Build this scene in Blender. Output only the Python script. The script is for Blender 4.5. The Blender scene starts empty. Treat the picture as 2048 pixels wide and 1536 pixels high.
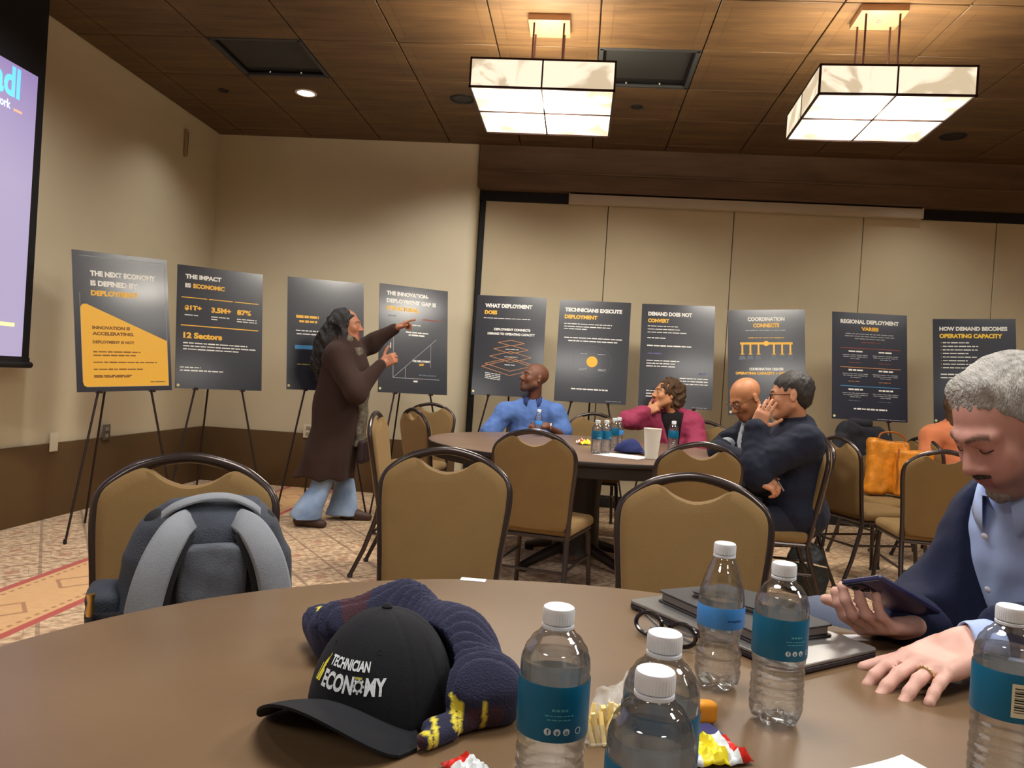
import bpy, bmesh, math, random
import numpy as np
from mathutils import Vector, Matrix, Euler
from mathutils.bvhtree import BVHTree
PI = math.pi
SC = bpy.context.scene
COL = SC.collection

# ------------------------------------------------------------------ camera
FPX = 1560.0                                     # focal length in pixels of the 2048 px wide frame
CAM = np.array([0.0, 0.0, 1.16])
_Y = np.array([131, 1, 1560.0]); _Y /= np.linalg.norm(_Y)
_s = 0.063
_Z = np.array([_s, 1, -(_s * _Y[0] + _Y[1]) / _Y[2]]); _Z /= np.linalg.norm(_Z)
_X = np.cross(_Y, _Z)
if _X[0] < 0: _X = -_X
BAS = np.array([_X, _Y, _Z])
cam_d = bpy.data.cameras.new('camera'); cam = bpy.data.objects.new('camera', cam_d); COL.objects.link(cam)
cam_d.sensor_width = 36.0; cam_d.sensor_fit = 'HORIZONTAL'; cam_d.lens = 36.0 * FPX / 2048
cam_d.clip_start = 0.02; cam_d.clip_end = 60
_m = Matrix.Identity(4)
for i in range(3):
    _m[i][0] = BAS[i, 0]; _m[i][1] = BAS[i, 1]; _m[i][2] = -BAS[i, 2]; _m[i][3] = CAM[i]
cam.matrix_world = _m
SC.camera = cam

def ray(px, py): return BAS @ np.array([px - 1024, -(py - 768), FPX])
def U(px, py, y):                                # measured point at depth y in the room
    d = ray(px, py); return CAM + d * (y / d[1])
def UZ(px, py, z):                               # measured point on a level surface
    d = ray(px, py); return CAM + d * ((z - CAM[2]) / d[2])

# ------------------------------------------------------------------ world, exposure, lamps
W = bpy.data.worlds.new('world'); SC.world = W; W.use_nodes = True
W.node_tree.nodes['Background'].inputs[0].default_value = (1.0, 0.85, 0.68, 1)
W.node_tree.nodes['Background'].inputs[1].default_value = 0.02
SC.view_settings.view_transform = 'Standard'; SC.view_settings.look = 'None'
SC.view_settings.exposure = 0.25; SC.view_settings.gamma = 1.0
SC.view_settings.use_curve_mapping = False
SC.cycles.max_bounces = 10; SC.cycles.diffuse_bounces = 4; SC.cycles.glossy_bounces = 4
SC.cycles.transmission_bounces = 10; SC.cycles.transparent_max_bounces = 16
SC.cycles.sample_clamp_indirect = 4.0; SC.cycles.use_denoising = True
SC.cycles.caustics_reflective = False

CEIL = 3.35; TILE = 0.667
TT = 0.76                                        # table top height
LAMPS = [(-0.305, 4.77, 0.0, .405, -.555, -.395), (1.56, 4.56, -0.045, .385, -.600, -.450)]
# pendants of the same room that hang outside the frame, seen only by their light: (x, y)
for i, (x, y, pw) in enumerate([(-0.28, 1.3, 38), (1.7, 1.2, 36), (3.7, 4.5, 16), (3.7, 1.0, 24), (-2.0, -1.5, 34), (1.7, -2.4, 30)]):
    l = bpy.data.lights.new('pendant_light', 'AREA'); l.shape = 'SQUARE'; l.size = 0.8; l.energy = pw
    l.color = (1.0, 0.96, 0.89)
    o = bpy.data.objects.new('pendant_light', l); o.location = (x, y, 2.8); COL.objects.link(o)
# lit downlight, then spots added in unlit fittings and off frame to brighten walls: (x, y, power, spot angle, aim dx, aim dy)
SPOTS = [(-2.314, 6.10, 40, 110, 0, .1), (-3.0, 6.10, 26, 120, .05, .05), (-1.047, 6.12, 85, 110, -.05, .34), (.322, 6.16, 50, 110, 0, .3), (2.9, 6.60, 30, 110, 0, .2),
        (-2.7, 3.7, 88, 125, -.10, .26), (-2.6, 1.5, 60, 120, 0, 0), (1.6, 2.6, 50, 120, 0, .2), (-.9, 3.0, 45, 120, 0, .2), (4.2, 5.2, 30, 100, 0, .3)]
for i, (x, y, pw, an, ax, ay) in enumerate(SPOTS):
    l = bpy.data.lights.new('downlight_and_added_spot', 'SPOT'); l.energy = pw; l.spot_size = math.radians(an); l.spot_blend = 1.0
    l.shadow_soft_size = 0.05; l.color = (1.0, 0.97, 0.92)
    o = bpy.data.objects.new('downlight_and_added_spot', l); o.location = (x, y, CEIL - 0.03)
    o.rotation_euler = Vector((ax, ay, -1)).to_track_quat('-Z', 'Y').to_euler(); COL.objects.link(o)

# ------------------------------------------------------------------ materials
MATS = {}
def srgb(r, g, b):
    f = lambda c: (c / 255 / 12.92) if c <= 10.3 else ((c / 255 + 0.055) / 1.055) ** 2.4
    return (f(r), f(g), f(b))
def mat(name, col=(.5, .5, .5), rough=.6, metal=0.0, spec=.5, var=0.0, vscale=8.0, bump=0.0, bscale=60.0, sheen=0.0, coat=0.0,
        emit=0.0, trans=0.0, ior=1.45, attr=False, sss=0.0, stretch=(1, 1, 1), alpha=1.0, col2=None):
    if name in MATS: return MATS[name]
    m = bpy.data.materials.new(name); m.use_nodes = True; nt = m.node_tree; N = nt.nodes; L = nt.links
    b = N['Principled BSDF']
    b.inputs['Base Color'].default_value = (*col, 1); b.inputs['Roughness'].default_value = rough
    b.inputs['Metallic'].default_value = metal; b.inputs['Specular IOR Level'].default_value = spec
    b.inputs['IOR'].default_value = ior; b.inputs['Transmission Weight'].default_value = trans
    b.inputs['Sheen Weight'].default_value = sheen; b.inputs['Coat Weight'].default_value = coat
    b.inputs['Coat Roughness'].default_value = .15; b.inputs['Alpha'].default_value = alpha
    if sheen: b.inputs['Sheen Tint'].default_value = (*[min(1, c * 2.2 + .1) for c in col], 1)
    if sss:
        b.inputs['Subsurface Weight'].default_value = sss; b.inputs['Subsurface Radius'].default_value = (.012, .005, .003)
        b.inputs['Subsurface Scale'].default_value = .5
    if emit:
        b.inputs['Emission Color'].default_value = (*col, 1); b.inputs['Emission Strength'].default_value = emit
    tc = N.new('ShaderNodeTexCoord'); mp = N.new('ShaderNodeMapping'); mp.inputs['Scale'].default_value = stretch
    L.new(tc.outputs['Object'], mp.inputs[0])
    src = None
    if attr:
        a = N.new('ShaderNodeVertexColor'); a.layer_name = 'Col'; src = a.outputs[0]
        L.new(src, b.inputs['Base Color'])
    if var:
        n = N.new('ShaderNodeTexNoise'); n.inputs['Scale'].default_value = vscale; n.inputs['Detail'].default_value = 4
        L.new(mp.outputs[0], n.inputs['Vector'])
        if col2 is None:
            h = N.new('ShaderNodeHueSaturation'); h.inputs['Color'].default_value = (*col, 1)
            r = N.new('ShaderNodeMapRange'); r.inputs[1].default_value = .3; r.inputs[2].default_value = .7
            r.inputs[3].default_value = 1 - var; r.inputs[4].default_value = 1 + var
            L.new(n.outputs[0], r.inputs[0]); L.new(r.outputs[0], h.inputs['Value'])
            if src is not None: L.new(src, h.inputs['Color'])
            L.new(h.outputs[0], b.inputs['Base Color'])
        else:
            cr = N.new('ShaderNodeValToRGB'); cr.color_ramp.elements[0].color = (*col, 1); cr.color_ramp.elements[1].color = (*col2, 1)
            cr.color_ramp.elements[0].position = .5 - var / 2; cr.color_ramp.elements[1].position = .5 + var / 2
            L.new(n.outputs[0], cr.inputs[0]); L.new(cr.outputs[0], b.inputs['Base Color'])
    if bump:
        n2 = N.new('ShaderNodeTexNoise'); n2.inputs['Scale'].default_value = bscale; n2.inputs['Detail'].default_value = 3
        L.new(mp.outputs[0], n2.inputs['Vector'])
        bp = N.new('ShaderNodeBump'); bp.inputs['Strength'].default_value = bump; bp.inputs['Distance'].default_value = .01
        L.new(n2.outputs[0], bp.inputs['Height']); L.new(bp.outputs[0], b.inputs['Normal'])
    MATS[name] = m; return m

# ------------------------------------------------------------------ object helpers
def tag(o, label=None, cat=None, group=None, kind=None):
    if label: o['label'] = label
    if cat: o['category'] = cat
    if group: o['group'] = group
    if kind: o['kind'] = kind
    return o
def thing(name, label, cat, loc=(0, 0, 0), rotz=0.0, group=None, rot=None):
    o = bpy.data.objects.new(name, None); o.empty_display_size = .05; COL.objects.link(o)
    o.location = loc; o.rotation_euler = rot if rot is not None else (0, 0, rotz)
    return tag(o, label, cat, group)
def obj(name, src, m, parent=None, angle=40, world=False, label=None, smooth=True):
    if isinstance(src, bmesh.types.BMesh):
        me = bpy.data.meshes.new(name); src.to_mesh(me); src.free()
    else: me = src
    me.name = name
    if world and parent is not None:
        mw = Matrix.Translation(parent.location) @ parent.rotation_euler.to_matrix().to_4x4()
        me.transform(mw.inverted())
    for mm in (m if isinstance(m, (list, tuple)) else [m]): me.materials.append(mm)
    if smooth:
        me.polygons.foreach_set('use_smooth', [True] * len(me.polygons))
        if angle < 180: me.set_sharp_from_angle(angle=math.radians(angle))
    o = bpy.data.objects.new(name, me); COL.objects.link(o); o.parent = parent
    if label: o['label'] = label
    return o
def struct(name, bm, m, parent=None, angle=40):
    o = obj(name, bm, m, parent, angle)
    if parent is None: o['kind'] = 'structure'
    return o
def kids(o): return [c for c in bpy.data.objects if c.parent == o]
def copy_tree(o, parent=None):
    c = o.copy(); COL.objects.link(c); c.parent = parent
    for ch in kids(o): copy_tree(ch, c)
    return c
def BM(): return bmesh.new()
def box(bm, c, s, R=None, bev=0.0, seg=2):
    t = bmesh.new(); bmesh.ops.create_cube(t, size=1)
    bmesh.ops.scale(t, vec=s, verts=t.verts)
    if bev: bmesh.ops.bevel(t, geom=t.edges[:], offset=bev, segments=seg, profile=.6, affect='EDGES')
    M = Matrix.Translation(c) @ (R.to_4x4() if R is not None else Matrix.Identity(4))
    t.transform(M); me = bpy.data.meshes.new('t'); t.to_mesh(me); t.free(); bm.from_mesh(me); bpy.data.meshes.remove(me)
    return bm
def frames(pts):
    pts = [Vector(p) for p in pts]; out = []
    up = None
    for i, p in enumerate(pts):
        t = (pts[min(i + 1, len(pts) - 1)] - pts[max(i - 1, 0)])
        if t.length < 1e-9: t = Vector((0, 0, 1))
        t.normalize()
        if up is None:
            up = Vector((0, 0, 1)) if abs(t.z) < .9 else Vector((1, 0, 0))
        n = up - t * up.dot(t); n.normalize(); up = n
        out.append((p, t, n, t.cross(n)))
    return out
def tube(bm, pts, r, seg=10, caps=True, ry=None, closed=False):
    fr = frames(pts); rings = []
    if not isinstance(r, (list, tuple)): r = [r] * len(fr)
    for (p, t, n, b), rr in zip(fr, r):
        k = (ry / r[0]) if ry else 1.0
        rings.append([bm.verts.new(p + n * math.cos(a) * rr + b * math.sin(a) * rr * k) for a in [2 * PI * j / seg for j in range(seg)]])
    R = len(rings)
    for i in range(R if closed else R - 1):
        A = rings[i]; B = rings[(i + 1) % R]
        for j in range(seg): bm.faces.new((A[j], A[(j + 1) % seg], B[(j + 1) % seg], B[j]))
    if caps and not closed:
        bm.faces.new(rings[0][::-1]); bm.faces.new(rings[-1])
    return bm
def ribbon(bm, pts, nrm, w, t):
    """flat strap: pts centre line, nrm surface normals, w width (or list), t thickness"""
    n = len(pts); rings = []
    pts = [Vector(p) for p in pts]
    for i in range(n):
        tg = (pts[min(i + 1, n - 1)] - pts[max(i - 1, 0)]).normalized()
        nn = Vector(nrm[i] if isinstance(nrm, list) else nrm); nn = (nn - tg * nn.dot(tg)).normalized(); s = tg.cross(nn)
        ww = (w[i] if isinstance(w, (list, tuple)) else w) / 2
        q = []
        for (a, b) in ((-1, -.6), (-.92, .5), (-.8, 1), (.8, 1), (.92, .5), (1, -.6), (.85, -1), (-.85, -1)):
            q.append(bm.verts.new(pts[i] + s * a * ww + nn * b * t / 2))
        rings.append(q)
    for i in range(n - 1):
        for j in range(8): bm.faces.new((rings[i][j], rings[i + 1][j], rings[i + 1][(j + 1) % 8], rings[i][(j + 1) % 8]))
    bm.faces.new(rings[0]); bm.faces.new(rings[-1][::-1])
    return bm
def lathe(bm, prof, seg=32, fn=None, cap0=True, cap1=True):
    rings = []
    for (r, z) in prof:
        ring = []
        for j in range(seg):
            a = 2 * PI * j / seg; rr, zz = (r, z) if fn is None else fn(r, z, a)
            ring.append(bm.verts.new((rr * math.cos(a), rr * math.sin(a), zz)))
        rings.append(ring)
    for i in range(len(rings) - 1):
        for j in range(seg): bm.faces.new((rings[i][j], rings[i][(j + 1) % seg], rings[i + 1][(j + 1) % seg], rings[i + 1][j]))
    if cap0: bm.faces.new(rings[0][::-1])
    if cap1: bm.faces.new(rings[-1])
    return bm
def poly(bm, pts2, y0, y1, axis='y'):
    f = (lambda a, b, c: (a, c, b)) if axis == 'y' else (lambda a, b, c: (a, b, c))
    A = [bm.verts.new(f(p[0], p[1], y0)) for p in pts2]; B = [bm.verts.new(f(p[0], p[1], y1)) for p in pts2]
    n = len(A)
    bm.faces.new(A); bm.faces.new(B[::-1])
    for i in range(n): bm.faces.new((A[i], B[i], B[(i + 1) % n], A[(i + 1) % n]))
    bmesh.ops.recalc_face_normals(bm, faces=bm.faces[:])
    return bm
def spline(pts, n=8, closed=False):
    P = [np.array(p, float) for p in pts]; out = []; N = len(P)
    for i in range(N if closed else N - 1):
        g = lambda k: P[k % N] if closed else P[min(max(k, 0), N - 1)]
        a, b, c, d = g(i - 1), g(i), g(i + 1), g(i + 2)
        for j in range(n):
            t = j / n
            out.append(tuple(.5 * ((2 * b) + (c - a) * t + (2 * a - 5 * b + 4 * c - d) * t * t + (3 * b - a - 3 * c + d) * t ** 3)))
    if not closed: out.append(tuple(P[-1]))
    return out
def text_mesh(s, size=.05, bold=.0, sx=1.0, align='LEFT', ext=.0004):
    cu = bpy.data.curves.new('t', 'FONT'); cu.body = s; cu.size = size; cu.offset = bold * size; cu.align_x = align
    cu.extrude = ext; cu.resolution_u = 3
    o = bpy.data.objects.new('t', cu); COL.objects.link(o)
    dg = bpy.context.evaluated_depsgraph_get(); me = bpy.data.meshes.new_from_object(o.evaluated_get(dg))
    bpy.data.objects.remove(o); bpy.data.curves.remove(cu); me.transform(Matrix.Scale(sx, 4, (1, 0, 0)))
    return me
def text_width(me):
    n = len(me.vertices)
    if not n: return 0
    a = np.empty(n * 3); me.vertices.foreach_get('co', a); a = a.reshape(-1, 3); return a[:, 0].max() - a[:, 0].min()

# ------------------------------------------------------------------ signed distance modelling
def smin(a, b, k):
    if k <= 0: return np.minimum(a, b)
    h = np.maximum(k - np.abs(a - b), 0) / k
    return np.minimum(a, b) - h * h * k * .25
def A3(p): return np.array([float(c) for c in p])
def rc(a, b, ra, rb=None):
    a = A3(a); b = A3(b); rb = ra if rb is None else rb; ab = b - a; L2 = max(ab @ ab, 1e-12)
    def f(P):
        q = P - a; t = np.clip(q @ ab / L2, 0, 1)
        return np.linalg.norm(q - t[:, None] * ab, axis=1) - (ra + (rb - ra) * t)
    return f
def el(c, r, R=None):
    c = A3(c); r = A3(r); R = None if R is None else np.array(R)
    def f(P):
        q = P - c
        if R is not None: q = q @ R
        k0 = np.linalg.norm(q / r, axis=1); k1 = np.linalg.norm(q / (r * r), axis=1) + 1e-9
        return k0 * (k0 - 1) / k1
    return f
def bx(c, h, rnd=.01, R=None):
    c = A3(c); h = A3(h) - rnd; R = None if R is None else np.array(R)
    def f(P):
        q = P - c
        if R is not None: q = q @ R
        q = np.abs(q) - h
        return np.linalg.norm(np.maximum(q, 0), axis=1) + np.minimum(q.max(axis=1), 0) - rnd
    return f
def loft(keys, ex=2.0):
    """keys: (z, cx, cy, rx, ry) rising; elliptical column"""
    K = np.array(keys, float); K = K[np.argsort(K[:, 0])]
    def f(P):
        z = P[:, 2]; v = [np.interp(z, K[:, 0], K[:, i]) for i in range(1, 5)]
        q = (np.abs((P[:, 0] - v[0]) / v[2]) ** ex + np.abs((P[:, 1] - v[1]) / v[3]) ** ex) ** (1 / ex)
        d = (q - 1) * np.minimum(v[2], v[3])
        e = np.maximum(K[0, 0] - z, z - K[-1, 0])
        return np.maximum(d, e)
    return f
def xf(f, c, R, k=1.0):
    c = A3(c); R = np.array(R); return lambda P: f((P - c) @ R / k) * k
class Sdf:
    def __init__(s): s.o = []
    def u(s, f, k=.02): s.o.append((0, f, k)); return s
    def sub(s, f, k=.005): s.o.append((1, f, k)); return s
    def inter(s, f, k=.0): s.o.append((2, f, k)); return s
    def off(s, v): s.o.append((3, v, 0)); return s
    def disp(s, f): s.o.append((4, f, 0)); return s
    def __call__(s, P):
        d = np.full(len(P), 1e3)
        for m, f, k in s.o:
            if m == 0: d = smin(d, f(P), k)
            elif m == 1: d = -smin(-d, f(P), k)
            elif m == 2: d = -smin(-d, -f(P), k)
            elif m == 3: d = d - f
            else:
                near = np.abs(d) < .06
                if near.any(): d[near] += f(P[near])
        return d
def mesh_sdf(f, lo, hi, h, col=None, slack=.012):
    lo = A3(lo); hi = A3(hi); B = 8
    nb = np.maximum(np.ceil((hi - lo) / h / B).astype(int), 1); n = nb * B
    D = np.empty(n, np.float32)
    bi = np.stack(np.meshgrid(*[np.arange(k) for k in nb], indexing='ij'), -1).reshape(-1, 3)
    ctr = lo + (bi * B + (B - 1) / 2) * h
    dc = f(ctr)
    S = np.repeat(np.repeat(np.repeat(dc.reshape(nb), B, 0), B, 1), B, 2); D[:] = S
    act = np.abs(dc) < (B * h * .5 * 1.74) * 1.25 + slack
    ab = bi[act]
    if len(ab) == 0: raise RuntimeError('empty sdf')
    o = np.stack(np.meshgrid(*[np.arange(B)] * 3, indexing='ij'), -1).reshape(-1, 3)
    for s in range(0, len(ab), 400):
        idx = (ab[s:s + 400, None, :] * B + o[None]).reshape(-1, 3)
        D[idx[:, 0], idx[:, 1], idx[:, 2]] = f(lo + idx * h)
    D[0] = D[-1] = 1; D[:, 0] = D[:, -1] = 1; D[:, :, 0] = D[:, :, -1] = 1
    s = D < 0
    cs = [(0, 0, 0), (1, 0, 0), (0, 1, 0), (1, 1, 0), (0, 0, 1), (1, 0, 1), (0, 1, 1), (1, 1, 1)]
    cnt = sum(s[a:n[0] - 1 + a, b:n[1] - 1 + b, c:n[2] - 1 + c].astype(np.int8) for a, b, c in cs)
    act = (cnt > 0) & (cnt < 8); ci = np.argwhere(act)
    ID = np.full(act.shape, -1, np.int32); ID[ci[:, 0], ci[:, 1], ci[:, 2]] = np.arange(len(ci))
    V = np.stack([D[ci[:, 0] + a, ci[:, 1] + b, ci[:, 2] + c] for a, b, c in cs], 1)
    acc = np.zeros((len(ci), 3)); m = np.zeros(len(ci))
    for i in range(8):
        for j in range(i + 1, 8):
            if sum(abs(cs[i][k] - cs[j][k]) for k in range(3)) != 1: continue
            mk = (V[:, i] < 0) != (V[:, j] < 0); t = np.where(mk, V[:, i] / np.where(mk, V[:, i] - V[:, j], 1), 0)
            p = np.array(cs[i]) + t[:, None] * (np.array(cs[j]) - np.array(cs[i]))
            acc += p * mk[:, None]; m += mk
    vv = lo + (ci + acc / m[:, None]) * h
    F = []
    for ax in range(3):
        u, w = (ax + 1) % 3, (ax + 2) % 3
        sl0 = [slice(None)] * 3; sl1 = [slice(None)] * 3; sl0[ax] = slice(0, n[ax] - 1); sl1[ax] = slice(1, n[ax])
        df = s[tuple(sl0)] != s[tuple(sl1)]
        e = np.argwhere(df); e = e[(e[:, u] > 0) & (e[:, w] > 0) & (e[:, u] < n[u] - 1) & (e[:, w] < n[w] - 1)]
        ins = s[e[:, 0], e[:, 1], e[:, 2]]
        q = []
        for du, dw in ((-1, -1), (0, -1), (0, 0), (-1, 0)):
            c = e.copy(); c[:, u] += du; c[:, w] += dw; q.append(ID[c[:, 0], c[:, 1], c[:, 2]])
        q = np.stack(q, 1); q[~ins] = q[~ins][:, ::-1]; F.append(q)
    F = np.concatenate(F); F = F[(F >= 0).all(1)]
    me = bpy.data.meshes.new('sdf'); me.vertices.add(len(vv)); me.vertices.foreach_set('co', vv.astype(np.float32).ravel())
    me.loops.add(len(F) * 4); me.loops.foreach_set('vertex_index', F.astype(np.int32).ravel())
    me.polygons.add(len(F)); me.polygons.foreach_set('loop_start', np.arange(0, len(F) * 4, 4, dtype=np.int32))
    me.update(calc_edges=True)
    if col is not None:
        c = col(vv); a = me.color_attributes.new('Col', 'FLOAT_COLOR', 'POINT')
        a.data.foreach_set('color', np.c_[c, np.ones(len(c))].astype(np.float32).ravel())
    return me
def nrm(v): v = A3(v); return v / np.linalg.norm(v)
def wave(seed, amp, fr):
    rs = np.random.RandomState(seed); K = rs.normal(size=(7, 3)); K /= np.linalg.norm(K, axis=1)[:, None]
    K *= fr * rs.uniform(.6, 1.7, 7)[:, None]; ph = rs.uniform(0, 6.28, 7)
    return lambda P: amp * np.sin(P @ K.T + ph + 1.3 * np.sin(P[:, [1, 2, 0]] @ K.T * .6)).sum(1) / 3.5
# ------------------------------------------------------------------ the room
def wall_mat():
    return mat('wall_paint', srgb(206, 194, 166), .85, var=.03, vscale=1.5, bump=.06, bscale=180)
M_wall = wall_mat()
M_part = mat('partition_vinyl', srgb(200, 185, 153), .8, var=.03, vscale=3, bump=.08, bscale=260)
M_wains = mat('wainscot_brown', srgb(92, 68, 38), .75, var=.06, vscale=4, bump=.05, bscale=200)
M_black = mat('matt_black', srgb(16, 14, 18), .7)
M_dark = mat('dark_void', srgb(30, 26, 26), .8)
M_ivory = mat('ivory_plastic', srgb(215, 205, 180), .5)

def wood_ceiling():
    m = bpy.data.materials.new('wood_ceiling_panel'); m.use_nodes = True; nt = m.node_tree; N = nt.nodes; L = nt.links
    b = N['Principled BSDF']; b.inputs['Roughness'].default_value = .5; b.inputs['Specular IOR Level'].default_value = .3
    tc = N.new('ShaderNodeTexCoord'); sp = N.new('ShaderNodeSeparateXYZ'); L.new(tc.outputs['Object'], sp.inputs[0])
    def mth(op, a, bb=None, c=None):
        n = N.new('ShaderNodeMath'); n.operation = op
        for i, v in enumerate((a, bb, c)):
            if v is None: continue
            if isinstance(v, (int, float)): n.inputs[i].default_value = v
            else: L.new(v, n.inputs[i])
        return n.outputs[0]
    def cell(o): return mth('ABSOLUTE', mth('SUBTRACT', mth('FRACT', mth('DIVIDE', mth('ADD', o, 66.7), TILE)), .5))
    cx = cell(sp.outputs[0]); cy = cell(mth('SUBTRACT', sp.outputs[1], 5.11 - TILE * 7))
    inner = mth('LESS_THAN', mth('MAXIMUM', cx, cy), .385)
    edge = mth('LESS_THAN', mth('ABSOLUTE', mth('SUBTRACT', mth('MAXIMUM', cx, cy), .388)), .006)
    gr = mth('FRACT', mth('MULTIPLY', sp.outputs[1], 1 / .0215)); groove = mth('MULTIPLY', mth('LESS_THAN', gr, .22), inner)
    mp = N.new('ShaderNodeMapping'); mp.inputs['Scale'].default_value = (.9, 7, 7); L.new(tc.outputs['Object'], mp.inputs[0])
    n = N.new('ShaderNodeTexNoise'); n.inputs['Scale'].default_value = 2.2; n.inputs['Detail'].default_value = 6; n.inputs['Distortion'].default_value = .6
    L.new(mp.outputs[0], n.inputs['Vector'])
    cr = N.new('ShaderNodeValToRGB'); cr.color_ramp.elements[0].color = (*srgb(64, 48, 36), 1); cr.color_ramp.elements[1].color = (*srgb(114, 88, 58), 1)
    cr.color_ramp.elements[0].position = .15; cr.color_ramp.elements[1].position = .85; L.new(n.outputs[0], cr.inputs[0])
    mx = N.new('ShaderNodeMixRGB'); mx.blend_type = 'MULTIPLY'; L.new(mth('MAXIMUM', groove, edge), mx.inputs[0])  # grooves and panel edges darkened in the colour to stand for shade
    L.new(cr.outputs[0], mx.inputs[1]); mx.inputs[2].default_value = (.80, .74, .68, 1); L.new(mx.outputs[0], b.inputs['Base Color'])
    bp = N.new('ShaderNodeBump'); bp.inputs['Strength'].default_value = .6; bp.inputs['Distance'].default_value = .004
    L.new(mth('SUBTRACT', 1, mth('MAXIMUM', groove, edge)), bp.inputs['Height']); L.new(bp.outputs[0], b.inputs['Normal'])
    return m
M_ceil = wood_ceiling()
M_wood = mat('wood_trim', srgb(84, 64, 48), .55, var=.6, vscale=2.2, col2=srgb(120, 94, 72), stretch=(.8, 6, 6))

RX0, RX1, RY0, RY1 = -3.6, 8.0, -5.0, 7.3
# ceiling: dark backing with separate raised tiles, two tiles are vents
VENTS = [(-2, 5.11), (1 - 1, 5.11)]
bm = BM()
box(bm, ((RX0 + RX1) / 2, (RY0 + 7.6) / 2, CEIL + .06), (RX1 - RX0 + .4, 12.8, .04))
y = 5.11 - TILE * 15
rows = []
while y < RY1: rows.append(y); y += TILE
vent_cells = [(-2.668, 5.11), (0.0, 5.11)]
for yy in rows:
    for k in range(-6, 12):
        x0, x1 = k * TILE, (k + 1) * TILE; y0, y1 = yy, yy + TILE
        if any(abs(x0 - vx) < .1 and abs(yy - vy) < .1 for vx, vy in vent_cells): continue
        x0 = max(x0, RX0); x1 = min(x1, RX1); y0 = max(y0, RY0); y1 = min(y1, RY1)
        if x1 - x0 < .03 or y1 - y0 < .03: continue
        g = .004
        box(bm, ((x0 + x1) / 2, (y0 + y1) / 2, CEIL + .009), (x1 - x0 - 2 * g, y1 - y0 - 2 * g, .018), bev=.003, seg=1)
ceil = struct('ceiling', bm, [M_ceil])

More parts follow.
